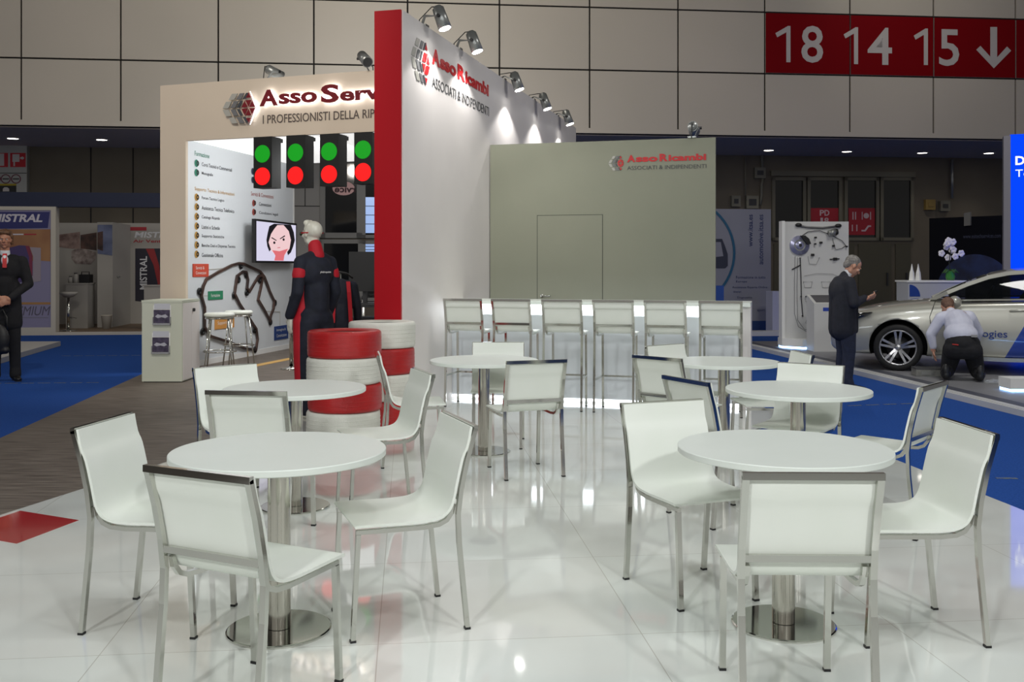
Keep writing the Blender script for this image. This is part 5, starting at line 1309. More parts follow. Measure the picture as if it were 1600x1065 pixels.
for x, wv, zl, sh, zt in ST:
    rg = ring(x, wv, zl, sh, zt)
    full = [(-y, z) for y, z in rg] + [(y, z) for y, z in reversed(rg[1:-1])]
    vs += [(x, y, z) for y, z in full]
NR = len(full)
for i in range(len(ST) - 1):
    for j in range(NR):
        a = i * NR + j; b = i * NR + (j + 1) % NR
        fs.append((a, b, b + NR, a + NR))
fs.append(tuple(range(NR))[::-1]); fs.append(tuple(range((len(ST) - 1) * NR, len(ST) * NR)))
mb = MB(); mb._add(vs, fs, True)
body = mb.build('body', PAINT, car, True); normals(body)
m = body.modifiers.new('s', 'SUBSURF'); m.levels = 2; m.render_levels = 2
applied(body)
cutm = bpy.data.materials.new('x')
WELL = mat('wheel_well_black', rgb(10, 10, 11), 0.9)
cut = MB()
for x in (0.93, 3.63):
    for s in (-1, 1):
        cut.cyl((x, s * 0.52, 0.33), (x, s * 1.1, 0.33), 0.375, n=48)
cut = cut.build('cutter', WELL, None); cut.matrix_world = pmat(car)
normals(cut)
body.data.materials.append(WELL)
m = body.modifiers.new('b', 'BOOLEAN'); m.operation = 'DIFFERENCE'; m.object = cut; m.solver = 'EXACT'
try: m.material_mode = 'TRANSFER'
except Exception: pass
applied(body)
bpy.data.objects.remove(cut)
for p_ in body.data.polygons: p_.use_smooth = True
# greenhouse
GH = [(1.34, .70, .60, .955), (1.55, .80, .66, 1.075), (1.80, .815, .635, 1.20), (2.05, .82, .60, 1.305), (2.30, .822, .575, 1.365), (2.65, .823, .565, 1.395), (3.05, .82, .562, 1.385), (3.40, .812, .565, 1.335), (3.72, .795, .575, 1.25), (4.0, .76, .585, 1.15), (4.22, .70, .60, 1.06)]
def gring(x, wb, wr, zr):
    zb = .955 + (x - 1.34) * .025
    zb = min(zb, zr - .004)
    return [(wb, zb), (wb - (wb - wr) * .40, zb + (zr - zb) * .5), (wr + .012, zb + (zr - zb) * .90), (wr - .03, zb + (zr - zb) * .99), (wr - .12, zr + .012), (0, zr + .035 if x > 1.5 else zr + .03)]
GLS = mat('car_tinted_glass', rgb(16, 18, 20), 0.03, 0, spec=0.9, alpha=0.62)
TRIM = mat('car_black_trim', rgb(12, 12, 13), 0.3)
pts = [gring(*g) for g in GH]
def strip(i0, i1, k0, k1, m_, nm, off=0.0, sides=(-1, 1)):
    mb = MB()
    for s in sides:
        vs = []; fs = []
        n_ = i1 - i0 + 1; kk = k1 - k0 + 1
        for i in range(i0, i1 + 1):
            for k in range(k0, k1 + 1):
                y, z = pts[i][k]; vs.append((GH[i][0], s * (y + off), z + off))
        for i in range(n_ - 1):
            for k in range(kk - 1):
                a = i * kk + k; f_ = (a, a + 1, a + 1 + kk, a + kk); fs.append(f_ if s > 0 else f_[::-1])
        mb._add(vs, fs, True)
    o = mb.build(nm, m_, car, True)
    return o
def mk(nm, m_, i0, i1, k0, k1, thick, off=0.0, sub=1, sides=(-1, 1)):
    o = strip(i0, i1, k0, k1, m_, nm, off, sides)
    md = o.modifiers.new('t', 'SOLIDIFY'); md.thickness = thick; md.offset = -1
    if sub: md = o.modifiers.new('s', 'SUBSURF'); md.levels = 1; md.render_levels = 2
    return o
mk('side_window', GLS, 1, 9, 0, 2, .006, sides=(-1,)); mk('side_window', GLS, 1, 9, 0, 2, .006, sides=(1,))
mk('roof_rail', PAINT, 0, 10, 2, 3, .02, .006, sides=(-1,)); mk('roof_rail', PAINT, 0, 10, 2, 3, .02, .006, sides=(1,))
for s in (-1, 1):
    MB().sweep([(GH[i][0], s * (pts[i][2][0] - .004), pts[i][2][1] + .012) for i in range(0, 11)], 0, wd=(.05, .05), side=(0, 1, 0)).build('roof_rail', PAINT, car, True)
mk('windscreen', GLS, 0, 3, 3, 5, .006)
mk('roof', PAINT, 3, 7, 3, 5, .02, .003)
mk('rear_window', GLS, 7, 10, 3, 5, .006)
for s in (-1, 1):
    side = [(GH[i][0], s * (pts[i][2][0] + .004), pts[i][2][1] - .004) for i in range(1, 10)]
    MB().sweep(side, 0, wd=(.012, .035), side=(0, 1, 0)).build('window_trim', TRIM, car, True)
    low = [(GH[i][0], s * (pts[i][0][0] + .01), pts[i][0][1] + .012) for i in range(0, 10)]
    MB().sweep(low, 0, wd=(.012, .022), side=(0, 1, 0)).build('window_trim', CHROME if s < 0 else TRIM, car, True)
    bp = [(2.62, s * .829, .985), (2.70, s * .735, 1.18), (2.80, s * .585, 1.352)]
    MB().sweep(bp, 0, wd=(.09, .012), side=(1, 0, 0)).build('door_pillar', TRIM, car, True)
    # mirror
    c = Vector((1.64, s * 1.0, .955))
    o = MB().ell(c, (.085, .125, .085), 20, 12).build('mirror', PAINT, car, True)
    MB().sweep([(1.62, s * .84, .985), (1.64, s * .93, 1.0)], .022, 8).build('mirror_arm', TRIM, o, True)
    MB().box(c + Vector((-.055, 0, .005)), (.07, .15, .020)).build('mirror_indicator', mat('indicator_dark', rgb(60, 56, 50), .2), o, True)
    # door gaps, handle, sill, arch lips
    for xg in ((1.40, 1.33, 1.36, 1.42), (2.60, 2.66, 2.66, 2.60)):
        zz = (.96, .75, .5, .27)
        yy = (.862, .884, .892, .872)
        MB().sweep([(x_, s * y_, z_) for x_, y_, z_ in zip(xg, yy, zz)], .004, 6).build('door_gap', TRIM, car, True)
    hh = MB().sweep([(2.30, s * .885, .845), (2.33, s * .915, .85), (2.50, s * .915, .858), (2.53, s * .885, .86)], .013, 8).build('door_handle', PAINT, car, True)
    MB().sweep([(1.36, s * .868, .215), (2.3, s * .865, .20), (3.22, s * .868, .215)], 0, wd=(.06, .05), side=(0, 1, 0)).build('sill_trim', SILV, car, True)
    # headlight
    mbh = MB(); hl = [(.08, .60, .655), (.10, .67, .70), (.32, .815, .77), (.60, .862, .80), (.50, .868, .745), (.32, .845, .665), (.14, .74, .60)]
    cen = Vector((.24, s * .765, .685)); vv = [Vector((x_, s * (y_ + .012), z_)) for x_, y_, z_ in hl]
    n_ = len(vv); mbh._add([cen + Vector((-.02, s * .035, .01))] + vv + [v - Vector((0, s * .05, 0)) for v in vv], [(0, 1 + k, 1 + (k + 1) % n_) for k in range(n_)] + [(1 + k, 1 + n_ + k, 1 + n_ + (k + 1) % n_, 1 + (k + 1) % n_) for k in range(n_)], True)
    h_ = normals(mbh.build('headlight', mat('headlight_dark', rgb(40, 42, 44), .08, .2, coat=1), car, True))
    MB().sweep([(.14, s * .735, .675), (.26, s * .805, .70), (.38, s * .858, .745)], .007, 6).build('headlight_strip', mat('light_strip', rgb(210, 214, 216), .2), h_, True)
    # wheels
    for xw in (.93, 3.63):
        c = Vector((xw, s * .775, .318))
        TYR = mat('tyre_rubber', rgb(18, 18, 19), .7)
        o = MB().lathe([(.235, -.10), (.27, -.112), (.305, -.105), (.318, -.075), (.318, .075), (.305, .105), (.27, .112), (.235, .10)], c, 48, 'Y').build('wheel', TYR, car, True); normals(o)
        rm = MB().lathe([(.232, -.10), (.24, s * .0), (.232, .10)], c, 48, 'Y').build('rim_barrel', SILV, o, True)
        yo = s * .098
        mbr = MB()
        mbr.lathe([(.222, s * .09), (.238, s * .108), (.244, s * .100), (.240, s * .085)], c, 48, 'Y')
        mbr.lathe([(.0001, s * .075), (.05, s * .075), (.062, s * .06), (.062, s * .03)], c, 24, 'Y')
        for k in range(5):
            for dd in (-.17, .17):
                a = k * 2 * PI / 5 + .31
                p0_ = c + Vector((.045 * math.cos(a + dd * 1.6), s * .068, .045 * math.sin(a + dd * 1.6)))
                p1_ = c + Vector((.228 * math.cos(a + dd), s * .095, .228 * math.sin(a + dd)))
                mbr.sweep([p0_, (p0_ + p1_) / 2 + Vector((0, s * .008, 0)), p1_], 0, wd=(.020, .032), side=(0, 1, 0))
        mbr.build('rim_spokes', mat('alloy_silver', rgb(176, 176, 178), .25, .8), o, True)
        MB().lathe([(.0001, s * .02), (.15, s * .02), (.155, s * .0)], c, 36, 'Y').build('brake_disc', mat('disc_steel', rgb(80, 80, 82), .3, .8), o, True)
# interior
DKI = mat('car_interior', rgb(26, 26, 28), .7)
for s in (-1, 1):
    for x in (2.25, 3.15):
        o = MB().cap((x + .25, s * .37, .80), .12, (x + .40, s * .37, 1.08), .09).build('seat', DKI, car, True)
        MB().ell((x + .44, s * .37, 1.17), (.05, .11, .07)).build('headrest', DKI, o, True)
MB().sweep([(1.9, -.62, .95), (1.9, .62, .95)], .06, 10).build('dashboard', DKI, car, True)
MB().sweep([(2.05 + .07 * math.sin(a), -.37 + .17 * math.cos(a), 1.0 + .16 * math.sin(a)) for a in [k * 2 * PI / 20 for k in range(20)]], .013, 6, closed=True).build('steering_wheel', TRIM, car, True)
MB().sweep([(.015, -.40, .46), (.0, 0, .46), (.015, .40, .46)], 0, wd=(.16, .03), side=(0, 0, 1)).build('grille', TRIM, car, True)
MB().sweep([(1.42, -.62, .985), (1.40, 0, 1.0), (1.42, .62, .985)], .014, 6).build('wiper_panel', TRIM, car, True)
# door lettering on the near side
cs = Plane(pmat(car) @ Vector((0, -CW, 0)), pmat(car) @ Vector((1, -CW, 0)))
ua, z1_ = cs.uz(1531, 515); ub, z0_ = cs.uz(1574, 531)
mb = MB(); put_text(mb, 'logies', cs, ua, ub, z0_, z1_, off=.006, bold=.012); mb.build('door_lettering', mat('car_blue_ink', rgb(28, 58, 130), .4), car)

# ================================================================== people
SKIN = noisy(mat('skin', rgb(190, 140, 116), .5), rgb(184, 132, 108), rgb(198, 148, 124), 8, 3)
def blob(name, fn, m, parent, vox=0.012, smooth=6, fac=0.5):
    mb = MB(); fn(mb)
    o = mb.build(name, m, parent, True)
    r_ = o.modifiers.new('r', 'REMESH'); r_.mode = 'VOXEL'; r_.voxel_size = vox; r_.use_smooth_shade = True
    s_ = o.modifiers.new('s', 'SMOOTH'); s_.iterations = smooth; s_.factor = fac
    applied(o)
    for p in o.data.polygons: p.use_smooth = True
    return o
def V(*a): return Vector(a)
def hand(mb, w, d, n, curl=.5, side=1, sc=1.0):
    """palm at wrist w pointing along d, palm normal n; five separate fingers"""
    d = Vector(d).normalized(); n = Vector(n); n = (n - d * n.dot(d)).normalized(); a = d.cross(n).normalized() * side
    pc = w + d * .045 * sc
    M3 = Matrix((a, d, n)).transposed()
    mb.ell(pc, (.040 * sc, .052 * sc, .016 * sc), 14, 10, M3)
    L = [.068, .078, .073, .058]; 
    for k in range(4):
        b = w + d * (.085 - abs(k - 1.3) * .004) * sc + a * (.029 - k * .0195) * sc
        l = L[k] * sc; d1 = (d + n * curl * .35).normalized(); d2 = (d * (1 - curl * .7) + n * curl).normalized(); d3 = (d * (1 - curl * 1.3) + n * curl * 1.2).normalized()
        p1 = b + d1 * l * .45; p2 = p1 + d2 * l * .32; p3 = p2 + d3 * l * .25
        mb.cap(b - d * .012, .0092 * sc, p1, .0086 * sc, 8); mb.cap(p1, .0086 * sc, p2, .008 * sc, 8); mb.cap(p2, .008 * sc, p3, .007 * sc, 8)
    tb = w + d * .022 * sc + a * .032 * sc
    t1 = tb + (d * .7 + a * .75 + n * .3).normalized() * .036 * sc; t2 = t1 + (d * .9 + a * .25 + n * .5).normalized() * .030 * sc
    mb.cap(tb, .013 * sc, t1, .0105 * sc, 8); mb.cap(t1, .0105 * sc, t2, .0085 * sc, 8)
def head(mb, c, f, up=(0, 0, 1), s=1.0):
    """c head centre, f facing, up crown direction"""
    f = Vector(f).normalized(); up = Vector(up); up = (up - f * up.dot(f)).normalized(); r = f.cross(up)
    M3 = Matrix((r, f, up)).transposed()
    def q(x, y, z): return c + (r * x + f * y + up * z) * s
    mb.ell(q(0, -.012, .035), (.076 * s, .095 * s, .082 * s), 20, 14, M3)
    mb.ell(q(0, .012, -.03), (.062 * s, .076 * s, .082 * s), 18, 12, M3)
    mb.cap(q(0, .05, -.082), .028 * s, q(0, .062, -.088), .022 * s, 10)
    mb.cap(q(-.03, .0, -.065), .035 * s, q(.03, 0, -.065), .035 * s, 10)
    mb.cap(q(0, .085, .015), .008 * s, q(0, .108, -.022), .013 * s, 8)
    mb.cap(q(-.014, .092, -.026), .008 * s, q(.014, .092, -.026), .008 * s, 8)
    mb.cap(q(-.036, .080, .026), .010 * s, q(-.010, .086, .024), .010 * s, 8); mb.cap(q(.010, .086, .024), .010 * s, q(.036, .080, .026), .010 * s, 8)
    mb.cap(q(-.020, .083, -.051), .007 * s, q(.020, .083, -.051), .007 * s, 8); mb.cap(q(-.016, .082, -.061), .008 * s, q(.016, .082, -.061), .008 * s, 8)
    for k in (-1, 1):
        mb.ell(q(k * .076, -.005, -.002), (.010 * s, .020 * s, .032 * s), 8, 8, M3)
        mb.ell(q(k * .045, .062, -.015), (.022 * s, .020 * s, .020 * s), 8, 8, M3)
    return q, M3
def eyes(parent, q, M3, s=1.0, lips=True):
    EW = mat('eye_white', rgb(220, 216, 210), .3); EB_ = mat('eye_iris', rgb(40, 28, 22), .2)
    for k in (-1, 1):
        o = MB().ell(q(k * .030, .076, .006), (.0095 * s,) * 3, 10, 8).build('eye', EW, parent, True)
        MB().ell(q(k * .030, .085, .006), (.005 * s, .004 * s, .005 * s), 8, 6, M3).build('iris', EB_, o, True)
    if lips: MB().cap(q(-.017, .0895, -.056), .0035, q(.017, .0895, -.056), .0035, 6).build('lips', mat('lips', rgb(150, 90, 84), .5), parent, True)
def shoe(parent, heel, d, m, s=1.0):
    d = Vector(d).normalized(); sd = d.cross(V(0, 0, 1))
    M3 = Matrix((sd, d, V(0, 0, 1))).transposed()
    def fn(mb):
        mb.ell(heel + d * .02 + V(0, 0, .045), (.040 * s, .052 * s, .045), 14, 10, M3)
        mb.ell(heel + d * .12 + V(0, 0, .035), (.042 * s, .10 * s, .036), 14, 10, M3)
        mb.ell(heel + d * .20 + V(0, 0, .028), (.043 * s, .052 * s, .028), 14, 10, M3)
        mb.cap(heel + d * .015 + V(0, 0, .07), .040, heel + d * .005 + V(0, 0, .10), .042, 12)
    o = blob('shoe', fn, m, parent, .008, 4)
    MB().prism([tuple((heel + d * y + sd * x)[:2]) for x, y in ((-.034, -.03), (.034, -.03), (.036, .1), (.044, .18), (.03, .25), (-.03, .25), (-.044, .18), (-.036, .1))], heel.z, heel.z + .012).build('sole', BLACK, o, True)
    return o

# --- man in the dark suit looking at his phone
f = V(.995, .05, 0).normalized()
fm = fl(1320, 609)
t = thing('person', 'grey haired man in dark suit standing in profile, looking down at a phone', 'person', (fm.x, fm.y, 0.0), math.atan2(f.y, f.x) - PI / 2)
SUIT = noisy(mat('navy_suit_cloth', rgb(26, 28, 38), .8), rgb(22, 24, 33), rgb(31, 33, 44), 20, 3)
TROU = noisy(mat('navy_trouser_cloth', rgb(28, 34, 54), .85), rgb(24, 30, 48), rgb(33, 40, 62), 20, 3)
hc = V(0, .095, 1.50)
wr, wl = V(.07, .25, 1.12), V(-.06, .26, 1.10)
def fn(mb):
    mb.cap((0, .0, .90), .105, (0, -.01, 1.15), .11); mb.ell((0, -.01, 1.24), (.15, .10, .14), 16, 12)
    mb.cap((0, 0, 1.33), .055, (0, .06, 1.44), .052)
    for k in (-1, 1):
        mb.cap((k * .15, -.01, 1.31), .05, (k * .23, .03, 1.06), .038); mb.cap((k * .23, .03, 1.06), .038, wr if k > 0 else wl, .027)
        mb.cap((k * .09, 0, .86), .07, (k * .095, .01, .47), .05); mb.cap((k * .095, .01, .47), .05, (k * .10, -.02, .09), .035)
    head(mb, hc, (0, .80, -.60), (0, .6, .8), 1.05)
    hand(mb, wr, (-.25, .9, .25), (-.6, .1, .6), .75, -1); hand(mb, wl, (.3, .9, .2), (.5, .0, .8), .55, 1)
bd = blob('body', fn, SKIN, t, .0075, 3)
q_, M_ = head(MB(), hc, (0, .80, -.60), (0, .6, .8), 1.05); eyes(bd, q_, M_, 1.05)
def fn(mb):
    mb.ell(q_(0, -.025, .045), (.083, .098, .085), 20, 14, M_); mb.ell(q_(0, -.065, -.01), (.068, .045, .062), 14, 10, M_)
    mb.cap(q_(-.074, .0, .03), .014, q_(-.074, .012, .005), .008); mb.cap(q_(.074, .0, .03), .014, q_(.074, .012, .005), .008)
blob('hair', fn, noisy(mat('grey_hair', rgb(120, 116, 112), .7), rgb(92, 88, 84), rgb(150, 146, 142), 40, 4, bump=.4), t, .008, 3)
def fn(mb):
    mb.ell((0, -.035, 1.20), (.19, .155, .19), 18, 12)
    for k in (-1, 1): mb.cap((k * .06, -.03, 1.15), .135, (k * .06, -.03, .74), .145); mb.cap((-.11, -.02, 1.32), .07, (.11, -.02, 1.32), .07); mb.cap((0, -.03, 1.30), .08, (0, .0, 1.385), .062)
    for k in (-1, 1):
        mb.cap((k * .175, -.015, 1.31), .072, (k * .245, .02, 1.06), .062); mb.cap((k * .245, .02, 1.06), .06, (wr if k > 0 else wl) - V(0, .03, 0), .042)
    mb.cap((.02, .13, 1.0), .03, (.03, .12, .72), .035)
blob('jacket', fn, SUIT, t, .011, 5)
def fn(mb):
    mb.cap((0, .0, 1.35), .058, (0, .045, 1.425), .056)
blob('shirt_collar', fn, mat('white_shirt', rgb(214, 216, 222), .6), t, .008, 2)
def fn(mb):
    mb.cap((-.05, 0, .84), .115, (.05, 0, .84), .115)
    for k in (-1, 1):
        mb.cap((k * .08, 0, .80), .105, (k * .095, .015, .47), .078); mb.cap((k * .095, .015, .47), .076, (k * .10, -.02, .10), .068)
        mb.cap((k * .10, -.015, .14), .072, (k * .10, .0, .085), .074)
blob('trousers', fn, TROU, t, .011, 4)
shoe(t, V(.10, -.03, 0), (.10, 1, 0), BLACK, 1.1); shoe(t, V(-.10, -.04, 0), (-.12, 1, 0), BLACK, 1.1)
ph = thing('mobile_phone', 'small dark mobile phone held by the man in the suit', 'phone', pmat(t) @ V(.0, .345, 1.165), math.atan2(f.y, f.x) - PI / 2)
MB().box((0, 0, 0), (.068, .13, .009), rot=Matrix.Rotation(R(40), 3, 'X')).build('casing', BLACK, ph, True)
MB().box((0, -.003, .0055), (.060, .118, .0015), rot=Matrix.Rotation(R(40), 3, 'X')).build('screen', mat('phone_glass', rgb(30, 34, 44), .1), ph, True)

# --- man kneeling at the car
kb = F * (CAMH - PZ) / (596 - HY)
f = V(.40, .92, 0).normalized()
t = thing('person', 'man in white shirt kneeling with his back to us by the car door', 'person', (at(1505, 596, kb).x + .04, kb + .10, PZ), math.atan2(f.y, f.x) - PI / 2)
SH = noisy(mat('pale_shirt', rgb(206, 208, 226), .7), rgb(200, 202, 220), rgb(214, 216, 232), 9, 3, bump=.25)
JN = noisy(mat('black_denim', rgb(20, 20, 24), .85), rgb(16, 16, 19), rgb(26, 26, 31), 20, 3)
hc = V(-.17, .56, .90)
wr, wl = V(.16, .60, .38), V(-.34, .36, .34)
def fn(mb):
    for k in (-1, 1):
        mb.cap((k * .12, .16, .42), .08, (k * .17, .28, .08), .055); mb.cap((k * .17, .28, .08), .055, (k * .19, -.02, .07), .04)
    mb.cap((0, .10, .52), .13, (-.05, .32, .74), .14); mb.cap((-.08, .38, .80), .06, (-.14, .48, .86), .055)
    mb.cap((.10, .40, .77), .05, (.19, .52, .58), .04); mb.cap((.19, .52, .58), .04, wr, .03)
    mb.cap((-.25, .37, .76), .05, (-.36, .36, .54), .04); mb.cap((-.36, .36, .54), .04, wl, .03)
    head(mb, hc, (-.15, .75, -.62), (-.1, .62, .75), .97)
    hand(mb, wr, (-.1, .4, -.9), (-1, 0, 0), .5, 1); hand(mb, wl, (.1, .3, -.95), (1, 0, 0), .4, 1)
bd = blob('body', fn, SKIN, t, .0085, 3)
q_, M_ = head(MB(), hc, (-.15, .75, -.62), (-.1, .62, .75), .97); eyes(bd, q_, M_, .97)
def fn(mb):
    mb.ell(q_(0, -.026, .042), (.082, .094, .080), 20, 14, M_); mb.ell(q_(0, -.062, -.01), (.066, .042, .058), 14, 10, M_)
blob('hair', fn, noisy(mat('short_brown_hair', rgb(104, 76, 62), .7), rgb(86, 60, 48), rgb(124, 94, 78), 40, 4), t, .008, 3)
def fn(mb):
    mb.ell((-.02, .12, .57), (.205, .165, .15), 16, 12); mb.cap((-.03, .22, .65), .175, (-.06, .32, .73), .155)
    mb.cap((-.21, .37, .77), .085, (.08, .39, .78), .085); mb.cap((-.10, .38, .80), .07, (-.13, .44, .84), .062)
    mb.cap((.10, .39, .76), .078, (.20, .50, .58), .06); mb.cap((.20, .50, .58), .058, wr + V(0, -.01, .05), .042)
    mb.cap((-.25, .36, .76), .078, (-.37, .35, .55), .064); mb.cap((-.37, .35, .55), .062, wl + V(0, 0, .05), .046)
blob('shirt', fn, SH, t, .011, 5)
def fn(mb):
    mb.ell((0, .08, .45), (.21, .175, .16), 18, 12); mb.cap((-.10, .02, .38), .115, (.10, .02, .38), .115)
    for k in (-1, 1):
        mb.cap((k * .11, .12, .38), .125, (k * .17, .27, .10), .090); mb.cap((k * .17, .27, .09), .084, (k * .19, .0, .085), .070)
blob('trousers', fn, JN, t, .011, 4)
for k in (-1, 1):
    def fn(mb):
        M3 = Matrix.Rotation(R(12), 3, 'X')
        mb.ell((k * .195, -.085, .075), (.052, .05, .062), 14, 10); mb.ell((k * .198, -.10, .13), (.046, .035, .085), 14, 10); mb.cap((k * .193, -.03, .08), .06, (k * .195, -.07, .08), .055)
    s_ = blob('shoe', fn, BLACK, t, .008, 3)
MB().sweep([(-.12, -.100, .46), (-.05, -.118, .455)], 0, wd=(.012, .012), side=(0, 0, 1)).build('red_pocket_label', mat('label_red_cloth', rgb(200, 50, 40), .6), t, True)
MB().box((.13, -.03, .565), (.07, .03, .03)).build('belt_pouch', mat('pouch_grey', rgb(150, 150, 150), .5), t, True)

# small case on the platform by the wheel
cp = fl(1456, 588, PZ)
t = thing('equipment_case', 'flat pale equipment case on the platform between car wheel and kneeling man', 'case', cp, R(-8))
MB().box((0, 0.1, .045), (.40, .24, .085)).build('case_body', noisy(mat('case_grey', rgb(120, 120, 116), .5), rgb(100, 100, 98), rgb(140, 140, 134), 10, 3), t, True)
MB().box((0, 0.1, .10), (.40, .24, .02)).build('lid', mat('case_dark_lid', rgb(70, 70, 72), .5), t, True)
MB().box((-.05, -.022, .045), (.16, .006, .04)).build('front_plate', SILV, t, True)
cp = fl(1560, 597, PZ)
t = thing('plastic_film', 'crumpled clear plastic film on the platform right of the kneeling man', 'plastic film', cp)
mb = MB(); rnd = random.Random(5); n = 12
vs = [((i / (n - 1) - .5) * .42, (j / (n - 1) - .5) * .3, .006 + rnd.random() * .05 * math.sin(PI * i / (n - 1)) * math.sin(PI * j / (n - 1))) for i in range(n) for j in range(n)]
mb._add(vs, [(i * n + j, (i + 1) * n + j, (i + 1) * n + j + 1, i * n + j + 1) for i in range(n - 1) for j in range(n - 1)], False)
mb.build('crumpled_sheet', mat('film_clear', rgb(200, 204, 210), .15, alpha=.4, spec=.9), t, True)

# --- man at the left edge
D_l = 12.9; gx = at(8, 500, D_l).x
f = V(.42, -.9, 0).normalized()
t = thing('person', 'man in long black coat with red tie standing on blue carpet at the left edge', 'person', (gx, D_l, 0), math.atan2(f.y, f.x) - PI / 2)
s = 1.075
COAT = noisy(mat('black_coat_cloth', rgb(14, 14, 19), .85), rgb(11, 11, 15), rgb(19, 19, 25), 20, 3)
hc = V(0, .03, 1.72 * s)
w1, w2 = V(.06, .24, 1.02 * s), V(-.05, .25, 1.00 * s)
def fn(mb):
    mb.cap((0, 0, .98 * s), .11, (0, 0, 1.3 * s), .12); mb.ell((0, 0, 1.38 * s), (.16, .11, .14), 16, 12); mb.cap((0, 0, 1.50 * s), .056, (0, .01, 1.62 * s), .055)
    for k in (-1, 1):
        mb.cap((k * .18, 0, 1.46 * s), .055, (k * .26, .02, 1.18 * s), .042); mb.cap((k * .26, .02, 1.18 * s), .042, w1 if k > 0 else w2, .03)
        mb.cap((k * .09, 0, .92 * s), .08, (k * .11, .01, .52 * s), .055); mb.cap((k * .11, .01, .52 * s), .055, (k * .12, -.02, .09), .038)
    head(mb, hc, (.1, 1, -.05), (0, 0, 1), 1.03)
    hand(mb, w1, (-.7, .25, -.5), (0, -.9, 0), .5, 1); hand(mb, w2, (.7, .2, -.5), (0, -.9, 0), .5, -1)
SK2 = noisy(mat('skin_tan', rgb(176, 124, 98), .5), rgb(168, 116, 92), rgb(184, 132, 106), 8, 3)
bd = blob('body', fn, SK2, t, .008, 3)
q_, M_ = head(MB(), hc, (.1, 1, -.05), (0, 0, 1), 1.03); eyes(bd, q_, M_, 1.03)
def fn(mb):
    mb.ell(q_(0, -.028, .058), (.090, .104, .085), 20, 14, M_); mb.ell(q_(0, -.065, -.02), (.082, .05, .085), 14, 10, M_)
    for k in (-1, 1): mb.cap(q_(k * .078, .0, .05), .022, q_(k * .084, -.012, -.05), .016)
    mb.cap(q_(-.05, .062, .088), .022, q_(.055, .060, .095), .024)
blob('hair', fn, noisy(mat('brown_hair', rgb(86, 56, 34), .6), rgb(60, 38, 22), rgb(112, 76, 48), 40, 4, bump=.4), t, .009, 3)
def fn(mb):
    mb.ell((0, -.01, 1.36 * s), (.205, .145, .19), 18, 12); mb.cap((0, 0, 1.2 * s), .145, (0, 0, 1.0 * s), .14)
    for k in (-1, 1): mb.cap((k * .07, 0, 1.15 * s), .115, (k * .085, 0, .70 * s), .125); mb.cap((-.11, 0, 1.475 * s), .075, (.11, 0, 1.475 * s), .075); mb.cap((0, -.03, 1.48 * s), .07, (0, -.035, 1.545 * s), .065)
    for k in (-1, 1):
        mb.cap((k * .195, 0, 1.455 * s), .078, (k * .275, .01, 1.18 * s), .066); mb.cap((k * .275, .01, 1.18 * s), .064, (w1 if k > 0 else w2) + V(k * .03, -.02, .02), .046)
blob('coat', fn, COAT, t, .012, 5)
def fn(mb): mb.cap((0, -.005, 1.52 * s), .062, (0, .005, 1.575 * s), .060); mb.ell((0, .118, 1.47 * s), (.045, .03, .07), 12, 8)
sh_ = blob('shirt', fn, mat('white_shirt', rgb(214, 216, 222), .6), t, .008, 2)
MB().sweep([(0, .085, 1.545 * s), (0, .125, 1.515 * s), (0, .152, 1.46 * s), (0, .158, 1.38 * s)], 0, wd=(.05, .016), side=(1, 0, 0)).build('red_tie', mat('tie_red', rgb(190, 16, 22), .5), t, True)
def fn(mb):
    mb.cap((-.05, 0, .86 * s), .115, (.05, 0, .86 * s), .115)
    for k in (-1, 1):
        mb.cap((k * .09, 0, .8 * s), .10, (k * .11, .015, .52 * s), .078); mb.cap((k * .11, .015, .52 * s), .076, (k * .12, -.02, .10), .066); mb.cap((k * .12, -.01, .14), .07, (k * .12, .0, .08), .074)
blob('trousers', fn, COAT, t, .011, 4)
shoe(t, V(.12, -.05, 0), (.2, 1, 0), BLACK, 1.05); shoe(t, V(-.12, -.05, 0), (-.2, 1, 0), BLACK, 1.05)
bg_ = thing('shoulder_bag', 'black bag hanging at the front of the man at the left edge', 'bag', at(-1, 530, D_l - .30))
def fn(mb): mb.ell((0, 0, 0), (.13, .07, .20), 16, 12); mb.cap((-.08, 0, -.14), .05, (.08, 0, -.14), .05)
blob('bag_body', fn, mat('bag_black', rgb(16, 16, 20), .5), bg_, .012, 3)
MB().sweep([(-.10, 0, .12), (-.07, .03, .30), (.02, .05, .38), (.08, .03, .28), (.10, 0, .12)], .010, 8).build('strap', BLACK, bg_, True)

